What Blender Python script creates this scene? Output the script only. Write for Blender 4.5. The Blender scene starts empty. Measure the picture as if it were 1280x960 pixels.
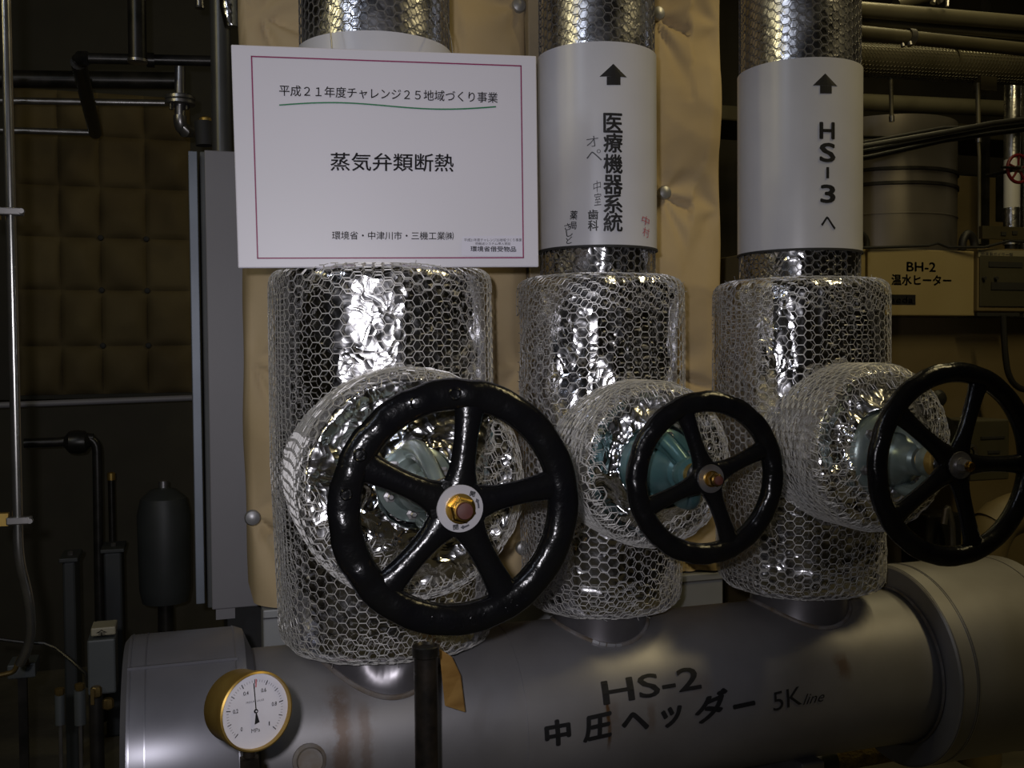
import bpy, bmesh, math, random
import numpy as np
from mathutils import Vector, Matrix

random.seed(7)
RNG = np.random.default_rng(7)
SC = bpy.context.scene
COL = SC.collection
PI = math.pi

# ------------------------------------------------------------------ camera, lamps, exposure
CAM = np.array([0.0, 0.0, 1.5])
FPX = 1250.0
YAW, PIT, ROL = math.radians(18), math.radians(-1.75), math.radians(0.45)
FW = np.array([math.sin(YAW) * math.cos(PIT), math.cos(YAW) * math.cos(PIT), math.sin(PIT)])
_r = np.array([math.cos(YAW), -math.sin(YAW), 0.0])
_u = np.cross(_r, FW)
RT = _r * math.cos(ROL) - _u * math.sin(ROL)
UP = _u * math.cos(ROL) + _r * math.sin(ROL)
cam_data = bpy.data.cameras.new('camera')
cam = bpy.data.objects.new('camera', cam_data)
COL.objects.link(cam)
cam.matrix_world = Matrix(((RT[0], UP[0], -FW[0], CAM[0]), (RT[1], UP[1], -FW[1], CAM[1]),
                           (RT[2], UP[2], -FW[2], CAM[2]), (0, 0, 0, 1)))
cam_data.sensor_width = 36
cam_data.lens = FPX / 1280 * 36
cam_data.clip_start = 0.02
SC.camera = cam

world = bpy.data.worlds.new('world')
SC.world = world
world.use_nodes = True
world.node_tree.nodes['Background'].inputs[0].default_value = (0.9, 0.85, 0.6, 1)
world.node_tree.nodes['Background'].inputs[1].default_value = 0.01


def lamp(name, kind, loc, aim, power, color, size=0.1, size_y=None, spot=None, blend=1.0):
    d = bpy.data.lights.new(name, kind)
    d.energy = power
    d.color = color
    if kind == 'AREA':
        d.shape = 'RECTANGLE'
        d.size = size
        d.size_y = size_y or size
    else:
        d.shadow_soft_size = size
    if kind == 'SPOT':
        d.spot_size = math.radians(spot)
        d.spot_blend = blend
    o = bpy.data.objects.new(name, d)
    o.location = loc
    o.rotation_euler = (Vector(aim) - Vector(loc)).to_track_quat('-Z', 'Y').to_euler()
    COL.objects.link(o)
    return o


# the photographer's flash, just left of and above the lens
lamp('camera_flash', 'SPOT', (-0.05, 0.0, 1.55), (0.34, 2.0, 1.54), 60, (0.96, 0.93, 1.0), 0.013, spot=76, blend=1.0)
# ceiling tubes of the plant room (all above or beside the frame)
lamp('ceiling_tube_warm', 'AREA', (2.6, 0.9, 3.9), (2.2, 2.2, 1.0), 26, (1.0, 0.82, 0.42), 0.15, 1.2)
lamp('ceiling_tube_left', 'AREA', (-2.2, 1.2, 3.3), (0.4, 2.0, 1.8), 9, (1.0, 0.86, 0.45), 0.12, 1.2)
lamp('ceiling_tube_cool', 'AREA', (-1.6, 0.2, 3.4), (0.6, 2.0, 1.4), 9, (0.75, 0.82, 1.0), 0.12, 1.2)
lamp('ceiling_tube_far', 'AREA', (3.2, 3.2, 4.2), (3.4, 3.6, 1.0), 14, (1.0, 0.85, 0.45), 0.15, 1.2)

SC.view_settings.view_transform = 'Standard'
SC.view_settings.look = 'None'
SC.view_settings.gamma = 1
SC.view_settings.exposure = 0.0
SC.view_settings.use_curve_mapping = False
SC.cycles.sample_clamp_indirect = 4.0


# ------------------------------------------------------------------ geometry helpers
def ray(px, py):
    return FW + RT * ((px - 640) / FPX) + UP * ((480 - py) / FPX)


def P(px, py, Y):
    """point in the plant room seen in that direction, at distance Y from the camera wall"""
    d = ray(px, py)
    return CAM + d * (Y / d[1])


def nz(v):
    v = np.asarray(v, float)
    return v / (np.linalg.norm(v) + 1e-12)


class M:
    def __init__(s):
        s.v, s.f = [], []

    def add(s, vs, fs):
        n = len(s.v)
        s.v += [tuple(map(float, p)) for p in vs]
        s.f += [tuple(int(i) + n for i in f) for f in fs]
        return s

    def box(s, a, b, bev=0.0):
        x0, y0, z0 = [min(p, q) for p, q in zip(a, b)]
        x1, y1, z1 = [max(p, q) for p, q in zip(a, b)]
        if bev <= 0:
            return s.add([(x0, y0, z0), (x1, y0, z0), (x1, y1, z0), (x0, y1, z0), (x0, y0, z1), (x1, y0, z1), (x1, y1, z1), (x0, y1, z1)],
                         [(0, 3, 2, 1), (4, 5, 6, 7), (0, 1, 5, 4), (1, 2, 6, 5), (2, 3, 7, 6), (3, 0, 4, 7)])
        bm = bmesh.new()
        bmesh.ops.create_cube(bm, size=1, matrix=Matrix.Translation(((x0 + x1) / 2, (y0 + y1) / 2, (z0 + z1) / 2)) @ Matrix.Diagonal((x1 - x0, y1 - y0, z1 - z0, 1)))
        bmesh.ops.bevel(bm, geom=bm.edges[:], offset=bev, segments=2, affect='EDGES', profile=0.5)
        bm.verts.index_update()
        s.add([v.co for v in bm.verts], [[v.index for v in f.verts] for f in bm.faces])
        bm.free()
        return s

    def lathe(s, prof, o, ax, seg=32, caps=True, ref=None):
        ax = nz(ax)
        r = nz(np.cross(ax, ref if ref is not None else ((0, 0, 1) if abs(ax[2]) < .9 else (1, 0, 0))))
        q = np.cross(ax, r)
        o = np.asarray(o, float)
        vs, fs = [], []
        for (rad, h) in prof:
            for k in range(seg):
                a = 2 * PI * k / seg
                vs.append(o + ax * h + (r * math.cos(a) + q * math.sin(a)) * rad)
        n = len(prof)
        for i in range(n - 1):
            for k in range(seg):
                k2 = (k + 1) % seg
                fs.append((i * seg + k, i * seg + k2, (i + 1) * seg + k2, (i + 1) * seg + k))
        if caps:
            fs.append(tuple(range(seg))[::-1])
            fs.append(tuple((n - 1) * seg + k for k in range(seg)))
        return s.add(vs, fs)

    def tube(s, a, b, r, seg=16, r2=None):
        a, b = np.asarray(a, float), np.asarray(b, float)
        return s.lathe([(r, 0), (r2 if r2 is not None else r, np.linalg.norm(b - a))], a, b - a, seg)

    def sweep(s, pts, r, seg=12, bend=None, closed=False):
        """round tube along a polyline; bend rounds the corners"""
        pts = [np.asarray(p, float) for p in pts]
        if bend:
            q = [pts[0]]
            for i in range(1, len(pts) - 1):
                a, b, c = pts[i - 1], pts[i], pts[i + 1]
                d1, d2 = nz(a - b), nz(c - b)
                p1, p2 = b + d1 * bend, b + d2 * bend
                for t in np.linspace(0, 1, 7):
                    q.append((1 - t) ** 2 * p1 + 2 * t * (1 - t) * b + t * t * p2)
            q.append(pts[-1])
            pts = q
        n = len(pts)
        rs = r if hasattr(r, '__len__') else [r] * n
        vs, fs = [], []
        up = None
        for i in range(n):
            if closed:
                t = nz(pts[(i + 1) % n] - pts[i - 1])
            else:
                t = nz(pts[min(i + 1, n - 1)] - pts[max(i - 1, 0)])
            if up is None:
                up = nz(np.cross(t, (0, 0, 1) if abs(t[2]) < .9 else (1, 0, 0)))
            up = nz(up - t * (up @ t))
            w = np.cross(t, up)
            for k in range(seg):
                a = 2 * PI * k / seg
                vs.append(pts[i] + (up * math.cos(a) + w * math.sin(a)) * rs[i])
        m = n if closed else n - 1
        for i in range(m):
            j = (i + 1) % n
            for k in range(seg):
                k2 = (k + 1) % seg
                fs.append((i * seg + k, i * seg + k2, j * seg + k2, j * seg + k))
        if not closed:
            fs.append(tuple(range(seg))[::-1])
            fs.append(tuple((n - 1) * seg + k for k in range(seg)))
        return s.add(vs, fs)

    def grid(s, V):
        """V: array (n, m, 3)"""
        n, m = V.shape[:2]
        fs = [(i * m + j, i * m + j + 1, (i + 1) * m + j + 1, (i + 1) * m + j) for i in range(n - 1) for j in range(m - 1)]
        return s.add(V.reshape(-1, 3), fs)

    def frame(s, o, x, y, z):
        o = np.asarray(o, float)
        s.v = [tuple(o + np.asarray(x) * p[0] + np.asarray(y) * p[1] + np.asarray(z) * p[2]) for p in s.v]
        return s


BASE = {}


def thing(name, label, cat, loc=(0, 0, 0), group=None, kind=None):
    o = bpy.data.objects.new(name, None)
    COL.objects.link(o)
    o.empty_display_size = 0.05
    o.location = loc
    BASE[o.name] = np.asarray(loc, float)
    o['label'] = label
    o['category'] = cat
    if group:
        o['group'] = group
    if kind:
        o['kind'] = kind
    return o


def mk(name, m, mat, parent=None, smooth=True, label=None, cat=None, group=None, kind=None, loc=None, ang=35):
    base = BASE[parent.name] if parent else np.asarray(loc if loc is not None else (0, 0, 0), float)
    me = bpy.data.meshes.new(name)
    V = np.asarray(m.v, float) - base
    me.from_pydata(V.tolist(), [], m.f)
    me.update()
    me.materials.append(mat)
    if smooth:
        me.polygons.foreach_set('use_smooth', [True] * len(me.polygons))
        if ang:
            me.set_sharp_from_angle(angle=math.radians(ang))
    o = bpy.data.objects.new(name, me)
    COL.objects.link(o)
    if parent:
        o.parent = parent
    else:
        o.location = base
    BASE[o.name] = base
    for k, val in (('label', label), ('category', cat), ('group', group), ('kind', kind)):
        if val:
            o[k] = val
    return o


def piece(src, parent, off):
    """a copy of a part that shares its mesh"""
    c = src.copy()
    COL.objects.link(c)
    c.parent = parent
    c.location = off
    BASE[c.name] = BASE[parent.name]
    return c


# ------------------------------------------------------------------ materials
def _nt(name):
    m = bpy.data.materials.new(name)
    m.use_nodes = True
    nt = m.node_tree
    return m, nt, nt.nodes['Principled BSDF']


def N(nt, t, **kw):
    n = nt.nodes.new(t)
    for k, v in kw.items():
        if k in n.inputs.keys():
            n.inputs[k].default_value = v
        else:
            setattr(n, k, v)
    return n


def mat(name, col, rough=0.5, metal=0.0, col2=None, nscale=6.0, bump=0.0, bscale=60.0, bdist=0.002, stretch=None, spec=None, coat=0.0, lo=0.35, hi=0.65, rvar=0.0):
    m, nt, b = _nt(name)
    L = nt.links.new
    tc = N(nt, 'ShaderNodeTexCoord')
    mp = N(nt, 'ShaderNodeMapping')
    if stretch:
        mp.inputs['Scale'].default_value = stretch
    L(tc.outputs['Object'], mp.inputs['Vector'])
    b.inputs['Roughness'].default_value = rough
    b.inputs['Metallic'].default_value = metal
    if spec is not None:
        b.inputs['Specular IOR Level'].default_value = spec
    if coat:
        b.inputs['Coat Weight'].default_value = coat
        b.inputs['Coat Roughness'].default_value = 0.08
    c1 = (*col, 1)
    c2 = (*(col2 or [c * 0.8 for c in col]), 1)
    n = N(nt, 'ShaderNodeTexNoise', Scale=nscale, Detail=6.0)
    L(mp.outputs[0], n.inputs['Vector'])
    cr = N(nt, 'ShaderNodeValToRGB')
    cr.color_ramp.elements[0].position = lo
    cr.color_ramp.elements[1].position = hi
    cr.color_ramp.elements[0].color = c2
    cr.color_ramp.elements[1].color = c1
    L(n.outputs['Fac'], cr.inputs[0])
    L(cr.outputs[0], b.inputs['Base Color'])
    if rvar:
        mr = N(nt, 'ShaderNodeMapRange')
        mr.inputs['To Min'].default_value = max(0, rough - rvar)
        mr.inputs['To Max'].default_value = rough + rvar
        L(n.outputs['Fac'], mr.inputs['Value'])
        L(mr.outputs[0], b.inputs['Roughness'])
    if bump:
        n2 = N(nt, 'ShaderNodeTexNoise', Scale=bscale, Detail=3.0)
        L(mp.outputs[0], n2.inputs['Vector'])
        bp = N(nt, 'ShaderNodeBump', Strength=bump, Distance=bdist)
        L(n2.outputs['Fac'], bp.inputs['Height'])
        L(bp.outputs[0], b.inputs['Normal'])
    m['ramp'] = cr.name
    return m


def foil_mat(name, rough, scale, strength, dist, col=(0.86, 0.86, 0.88)):
    m, nt, b = _nt(name)
    L = nt.links.new
    tc = N(nt, 'ShaderNodeTexCoord')
    b.inputs['Base Color'].default_value = (*col, 1)
    b.inputs['Metallic'].default_value = 1
    nr = N(nt, 'ShaderNodeTexNoise', Scale=9.0, Detail=3.0)
    L(tc.outputs['Object'], nr.inputs['Vector'])
    mr = N(nt, 'ShaderNodeMapRange')
    mr.inputs['From Min'].default_value = 0.3
    mr.inputs['From Max'].default_value = 0.7
    mr.inputs['To Min'].default_value = rough * 0.6
    mr.inputs['To Max'].default_value = rough * 1.5
    L(nr.outputs['Fac'], mr.inputs['Value'])
    L(mr.outputs[0], b.inputs['Roughness'])
    # crinkles: creases between tilted facets at two sizes
    dn = N(nt, 'ShaderNodeTexNoise', Scale=scale * 0.6, Detail=2.0)
    L(tc.outputs['Object'], dn.inputs['Vector'])
    mx = N(nt, 'ShaderNodeMixRGB', blend_type='ADD')
    mx.inputs['Fac'].default_value = 0.12
    L(tc.outputs['Object'], mx.inputs['Color1'])
    L(dn.outputs['Color'], mx.inputs['Color2'])
    v1 = N(nt, 'ShaderNodeTexVoronoi', Scale=scale)
    v2 = N(nt, 'ShaderNodeTexVoronoi', Scale=scale * 2.7)
    L(mx.outputs[0], v1.inputs['Vector'])
    L(mx.outputs[0], v2.inputs['Vector'])
    ad = N(nt, 'ShaderNodeMath', operation='MULTIPLY_ADD')
    L(v2.outputs['Distance'], ad.inputs[0])
    ad.inputs[1].default_value = 0.35
    L(v1.outputs['Distance'], ad.inputs[2])
    bp = N(nt, 'ShaderNodeBump', Strength=strength, Distance=dist)
    L(ad.outputs[0], bp.inputs['Height'])
    L(bp.outputs[0], b.inputs['Normal'])
    return m


def stained(name, spots, **kw):
    """sheet metal with rust runs: spots = (x, z0, z1, half width) in object coordinates"""
    m = mat(name, **kw)
    nt = m.node_tree
    L = nt.links.new
    b = nt.nodes['Principled BSDF']
    cr = nt.nodes[m['ramp']]
    tc = N(nt, 'ShaderNodeTexCoord')
    sp = N(nt, 'ShaderNodeSeparateXYZ')
    L(tc.outputs['Object'], sp.inputs[0])
    nn = N(nt, 'ShaderNodeTexNoise', Scale=22.0, Detail=5.0, Roughness=0.7)
    L(tc.outputs['Object'], nn.inputs['Vector'])
    cur = cr.outputs[0]
    for (x, z0, z1, w, s) in spots:
        wob = N(nt, 'ShaderNodeMath', operation='MULTIPLY_ADD')
        L(nn.outputs['Fac'], wob.inputs[0])
        wob.inputs[1].default_value = w * 2.2
        L(sp.outputs['X'], wob.inputs[2])
        d = N(nt, 'ShaderNodeMath', operation='SUBTRACT')
        L(wob.outputs[0], d.inputs[0])
        d.inputs[1].default_value = x + w * 1.1
        a = N(nt, 'ShaderNodeMath', operation='ABSOLUTE')
        L(d.outputs[0], a.inputs[0])
        r1 = N(nt, 'ShaderNodeMapRange')
        r1.inputs['From Min'].default_value = w
        r1.inputs['From Max'].default_value = w * 0.35
        L(a.outputs[0], r1.inputs['Value'])
        r2 = N(nt, 'ShaderNodeMapRange')
        r2.inputs['From Min'].default_value = z0 - 0.02
        r2.inputs['From Max'].default_value = z0 + 0.01
        L(sp.outputs['Z'], r2.inputs['Value'])
        r3 = N(nt, 'ShaderNodeMapRange')
        r3.inputs['From Min'].default_value = z1 + 0.01
        r3.inputs['From Max'].default_value = z1 - 0.01
        L(sp.outputs['Z'], r3.inputs['Value'])
        r4 = N(nt, 'ShaderNodeMapRange')
        r4.inputs['From Min'].default_value = 0.22
        r4.inputs['From Max'].default_value = 0.5
        L(nn.outputs['Fac'], r4.inputs['Value'])
        p1 = N(nt, 'ShaderNodeMath', operation='MULTIPLY')
        L(r1.outputs[0], p1.inputs[0]); L(r2.outputs[0], p1.inputs[1])
        p2 = N(nt, 'ShaderNodeMath', operation='MULTIPLY')
        L(p1.outputs[0], p2.inputs[0]); L(r3.outputs[0], p2.inputs[1])
        p3 = N(nt, 'ShaderNodeMath', operation='MULTIPLY')
        L(p2.outputs[0], p3.inputs[0]); L(r4.outputs[0], p3.inputs[1])
        p4 = N(nt, 'ShaderNodeMath', operation='MULTIPLY')
        L(p3.outputs[0], p4.inputs[0]); p4.inputs[1].default_value = s
        mx = N(nt, 'ShaderNodeMixRGB')
        L(p4.outputs[0], mx.inputs['Fac'])
        L(cur, mx.inputs['Color1'])
        mx.inputs['Color2'].default_value = (0.125, 0.068, 0.032, 1)
        cur = mx.outputs[0]
    L(cur, b.inputs['Base Color'])
    return m


FOIL = foil_mat('crumpled_foil', 0.15, 21, 0.42, 0.008)
FOIL_SOFT = foil_mat('foil_wrap', 0.27, 30, 0.22, 0.004, (0.66, 0.66, 0.68))
FOIL_DRUM = foil_mat('drum_foil', 0.17, 19, 0.75, 0.010, (0.9, 0.9, 0.92))
WIRE = mat('galvanised_wire', (0.55, 0.54, 0.52), 0.45, 0.35, nscale=40)
WIRE_D = mat('dull_wire', (0.16, 0.155, 0.15), 0.5, 0.4, nscale=40)
COLLAR = mat('white_plastic_sheet', (0.56, 0.56, 0.585), 0.32, 0.0, (0.50, 0.50, 0.53), 5.0)
SIGNW = mat('sign_white', (0.60, 0.585, 0.64), 0.42, 0.0, (0.585, 0.575, 0.62), 3.0)
STICK = mat('sticker_white', (0.60, 0.59, 0.68), 0.5, 0.0, (0.59, 0.58, 0.66))
SIGNEDGE = mat('sign_edge', (0.55, 0.55, 0.6), 0.5)
INK = mat('black_ink', (0.012, 0.012, 0.014), 0.45)
INKS = mat('sign_print', (0.014, 0.012, 0.016), 0.6)
INKG = mat('faded_pen', (0.05, 0.05, 0.06), 0.5)
RED = mat('red_pen', (0.45, 0.09, 0.10), 0.5)
MAROON = mat('maroon_print', (0.24, 0.008, 0.085), 0.5)
GREEN = mat('green_print', (0.006, 0.17, 0.06), 0.5)
BLACKP = mat('gloss_black_paint', (0.004, 0.004, 0.005), 0.20, 0.0, (0.005, 0.005, 0.005), 20, bump=0.4, bscale=120, bdist=0.002, spec=0.32)
BRASS = mat('brass', (0.55, 0.36, 0.08), 0.28, 1.0, (0.42, 0.25, 0.05), 30, rvar=0.08)
BRASSD = mat('aged_brass', (0.44, 0.30, 0.08), 0.42, 0.75, (0.32, 0.20, 0.045), 12, rvar=0.08)
STEEL = mat('steel', (0.42, 0.41, 0.42), 0.35, 0.9, (0.28, 0.27, 0.27), 30)
RUSTRED = mat('red_brown_stem_end', (0.055, 0.014, 0.012), 0.55, 0.0, (0.07, 0.02, 0.012), 90)
TEAL = mat('teal_cast_paint', (0.065, 0.15, 0.155), 0.28, 0.25, (0.045, 0.10, 0.11), 18, bump=0.15, bscale=70, bdist=0.003)
TEALG = mat('silver_green_cast', (0.26, 0.31, 0.30), 0.3, 0.5, (0.17, 0.22, 0.21), 18, bump=0.15, bscale=70, bdist=0.003)
TANW = mat('tan_gland', (0.32, 0.25, 0.13), 0.5, 0.1)
PLATE = mat('name_plate', (0.44, 0.43, 0.45), 0.35, 0.3)
SHEET = stained('header_sheet', [(0.262, -0.17, 0.13, 0.020, 0.6), (0.305, -0.17, 0.10, 0.014, 0.45), (0.275, -0.17, 0.14, 0.055, 0.22), (0.790, -0.02, 0.07, 0.005, 1.0), (0.80, 0.0, 0.06, 0.018, 0.3),
                                 (1.352, 0.055, 0.09, 0.022, 0.7), (0.885, 0.0, 0.045, 0.012, 0.4), (1.0, 0.06, 0.085, 0.03, 0.25)],
                col=(0.285, 0.278, 0.285), rough=0.45, metal=0.5, col2=(0.215, 0.207, 0.21), nscale=4.0, rvar=0.07)
SHEETC = mat('cap_sheet', (0.27, 0.27, 0.30), 0.36, 0.6, (0.21, 0.21, 0.235), 5.0, rvar=0.06)
SEAM = mat('seam_edge', (0.38, 0.38, 0.42), 0.3, 0.8)
SEAMD = mat('seam_gap', (0.05, 0.05, 0.055), 0.6)
STUB = mat('stub_sheet', (0.24, 0.235, 0.25), 0.33, 0.7, (0.18, 0.17, 0.18), 9.0)
SEAL = mat('sealant', (0.13, 0.10, 0.07), 0.6, 0.0, (0.20, 0.19, 0.19), 30)
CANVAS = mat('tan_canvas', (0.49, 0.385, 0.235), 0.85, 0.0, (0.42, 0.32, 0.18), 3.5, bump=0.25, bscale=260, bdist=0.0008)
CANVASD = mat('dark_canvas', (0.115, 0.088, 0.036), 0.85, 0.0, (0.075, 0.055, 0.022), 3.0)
BUTTON = mat('steel_button', (0.40, 0.40, 0.41), 0.4, 0.55, (0.3, 0.3, 0.3), 30)
SKIRT = mat('grey_sheet', (0.30, 0.31, 0.31), 0.5, 0.3, (0.25, 0.255, 0.255), 5.0)
CABG = mat('cabinet_grey', (0.215, 0.21, 0.228), 0.5, 0.0, (0.20, 0.195, 0.212), 4.0)
CABL = mat('cabinet_edge', (0.20, 0.23, 0.28), 0.45, 0.2)
DARK = mat('dark_recess', (0.02, 0.02, 0.02), 0.7)
IRON = mat('dark_iron_pipe', (0.045, 0.042, 0.038), 0.35, 0.6, (0.02, 0.02, 0.018), 12, rvar=0.1)
CHROME = mat('bright_conduit', (0.45, 0.44, 0.42), 0.25, 0.95, (0.3, 0.3, 0.28), 12)
GALV = mat('galvanised_pipe', (0.38, 0.37, 0.36), 0.32, 0.9, (0.25, 0.24, 0.23), 14)
LAG = mat('pipe_lagging_tan', (0.145, 0.132, 0.088), 0.42, 0.3, (0.11, 0.10, 0.065), 5)
LAGD = mat('pipe_lagging_dark', (0.08, 0.07, 0.04), 0.5, 0.3, (0.055, 0.047, 0.026), 5)
STACK = mat('stack_sheet', (0.21, 0.19, 0.17), 0.38, 0.6, (0.17, 0.155, 0.135), 3.0, rvar=0.06)
CREAM = mat('cream_enamel', (0.31, 0.25, 0.12), 0.5, 0.0, (0.285, 0.225, 0.105), 3.0)
CREAMD = mat('cream_enamel_shaded', (0.15, 0.115, 0.055), 0.55, 0.0, (0.125, 0.095, 0.045), 3.0)  # cream darkened, carries the shade on the set-back lower heater casing
PANEL = mat('olive_panel', (0.07, 0.065, 0.042), 0.5, 0.2)
RUBBER = mat('black_rubber', (0.012, 0.012, 0.012), 0.55)
REDP = mat('red_paint', (0.17, 0.012, 0.02), 0.4)
CONC = mat('concrete', (0.10, 0.09, 0.065), 0.9, 0.0, (0.06, 0.055, 0.04), 3.0, bump=0.3, bscale=30, bdist=0.01)
WALLM = mat('wall_paint_dark', (0.05, 0.043, 0.026), 0.9, 0.0, (0.03, 0.025, 0.015), 1.5)
WOOD = mat('tan_tag', (0.34, 0.20, 0.06), 0.5, 0.0, (0.24, 0.13, 0.035), 14, stretch=(1, 1, 4))
POST = mat('dark_post', (0.035, 0.028, 0.022), 0.35, 0.5, (0.012, 0.011, 0.01), 30, bump=0.3, bscale=40, bdist=0.003)
DIAL = mat('dial_white', (0.62, 0.61, 0.66), 0.4)
GLASSY = mat('box_grey', (0.085, 0.095, 0.095), 0.5)
BRASSK = mat('shaded_brass', (0.16, 0.11, 0.035), 0.4, 0.7)  # brass with the gloom of the lower-left corner in its colour
DIMBOX = mat('shaded_box_grey', (0.06, 0.068, 0.068), 0.5)  # box grey darkened for the poorly lit lower left
DIM = mat('shaded_grey', (0.035, 0.04, 0.042), 0.5)  # grey darkened where the flash falls off at lower left
LABELW = mat('label_white', (0.24, 0.22, 0.15), 0.5)
YEL = mat('yellow_wool', (0.22, 0.15, 0.02), 0.9, 0.0, (0.10, 0.06, 0.01), 60, bump=0.6, bscale=120, bdist=0.01)


# ------------------------------------------------------------------ structure
def struct(name, m, mt):
    return mk(name, m, mt, smooth=False, kind='structure')


struct('floor', M().box((-4, -3, -0.1), (8, 6.6, 0)), CONC)
struct('ceiling', M().box((-4, -3, 4.8), (8, 6.6, 4.9)), CONC)
struct('wall_back', M().box((-4, 6.5, 0), (8, 6.6, 4.8)), WALLM)
struct('wall_left', M().box((-4.1, -3, 0), (-4, 6.6, 4.8)), WALLM)
struct('wall_right', M().box((8, -3, 0), (8.1, 6.6, 4.8)), WALLM)
struct('wall_front', M().box((-4, -3.1, 0), (8, -3, 4.8)), WALLM)

# ------------------------------------------------------------------ noise fields (plane waves)
_W = {}


def waves(p, scale, seed, n=7):
    k = (seed, n)
    if k not in _W:
        r = np.random.default_rng(seed)
        d = r.normal(size=(n, 3))
        d /= np.linalg.norm(d, axis=1)[:, None]
        _W[k] = (d * r.uniform(.6, 1.5, size=(n, 1)), r.uniform(0, 2 * PI, n))
    d, ph = _W[k]
    return np.sin(np.tensordot(p * scale, d, axes=([-1], [1])) + ph).sum(-1) / math.sqrt(n)


def crumple(p, scale, seed, octv=3):
    h = np.zeros(p.shape[:-1])
    a = 1.0
    for o in range(octv):
        w = np.stack([waves(p, scale * .4 * 2 ** o, seed + 50 + o + j) for j in range(3)], -1) * (.35 / (scale * 2 ** o) * 3)
        h += a * (0.6 - np.abs(waves(p + w, scale * 2 ** o, seed + o)))
        a *= .5
    return h


# ------------------------------------------------------------------ chicken wire
def hex_edges(w, h, pitch, wrap, rows=None):
    """flat-topped hexagon lattice on a strip w x h; returns p0 (n,2), p1 (n,2), twisted (n,)"""
    s = pitch / math.sqrt(3)
    n = max(4, int(round(w / (1.5 * s))))
    if wrap and n % 2:
        n += 1
    sx = w / (1.5 * n)
    rows = int(math.ceil(h / pitch)) + 1
    I, J = np.meshgrid(np.arange(n if wrap else n + 1), np.arange(-1, rows), indexing='ij')
    cx = 1.5 * sx * I
    cy = pitch * (J + 0.5 * (I % 2))
    c = np.stack([cx, cy], -1).reshape(-1, 2)
    q = [np.array([sx * math.cos(a), pitch / 2 * (math.sin(a) / (math.sqrt(3) / 2))]) for a in (0, PI / 3, 2 * PI / 3, PI)]
    p0 = np.concatenate([c + q[0], c + q[1], c + q[2]])
    p1 = np.concatenate([c + q[1], c + q[2], c + q[3]])
    tw = np.concatenate([np.zeros(len(c)), np.ones(len(c)), np.zeros(len(c))])
    mid = (p0[:, 1] + p1[:, 1]) / 2
    k = (mid >= 0) & (mid <= h)
    return p0[k], p1[k], tw[k]


def wires(m, A, B, tw, r=0.00070):
    D = B - A
    L = np.linalg.norm(D, axis=1)
    k = (L > 1e-4) & (L < 0.05)
    A, B, D, tw = A[k], B[k], D[k] / L[k][:, None], tw[k]
    ref = np.where(np.abs(D[:, 2:3]) < .9, np.array([[0, 0, 1.0]]), np.array([[1.0, 0, 0]]))
    U = np.cross(D, ref)
    U /= np.linalg.norm(U, axis=1)[:, None]
    V = np.cross(D, U)
    rad = (r * (1 + 0.45 * tw))[:, None]
    n = len(A)
    vs = []
    for E_ in (A, B):
        for a in (0, 2 * PI / 3, 4 * PI / 3):
            vs.append(E_ + (U * math.cos(a) + V * math.sin(a)) * rad)
    VV = np.stack(vs, 1).reshape(-1, 3)
    base = len(m.v)
    idx = (np.arange(n) * 6 + base)[:, None, None]
    F = np.array([[0, 1, 4, 3], [1, 2, 5, 4], [2, 0, 3, 5]])[None] + idx
    m.v += [tuple(p) for p in VV.tolist()]
    m.f += [tuple(f) for f in F.reshape(-1, 4).tolist()]


def warp2(p, seed, amp, freq=14.0):
    q = np.concatenate([p, np.zeros((len(p), 1))], 1)
    return p + np.stack([waves(q, freq, seed), waves(q, freq, seed + 9)], -1) * amp


# profile utilities for bodies of revolution about z
def polyprof(pts, n):
    pts = np.asarray(pts, float)
    seg = np.linalg.norm(np.diff(pts, axis=0), axis=1)
    s = np.concatenate([[0], np.cumsum(seg)])
    t = np.linspace(0, s[-1], n)
    return s[-1], s, pts


def prof_at(s, pts, v):
    return np.stack([np.interp(v, s, pts[:, 0]), np.interp(v, s, pts[:, 1])], -1)


def roundcorner(a, b, c, r, n=5):
    a, b, c = map(np.asarray, (a, b, c))
    d1 = (a - b) / np.linalg.norm(a - b)
    d2 = (c - b) / np.linalg.norm(c - b)
    p1, p2 = b + d1 * r, b + d2 * r
    return [tuple((1 - t) ** 2 * p1 + 2 * t * (1 - t) * b + t * t * p2) for t in np.linspace(0, 1, n)]


def superr(th, n):
    return (np.abs(np.cos(th)) ** n + np.abs(np.sin(th)) ** n) ** (-1.0 / n)


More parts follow.
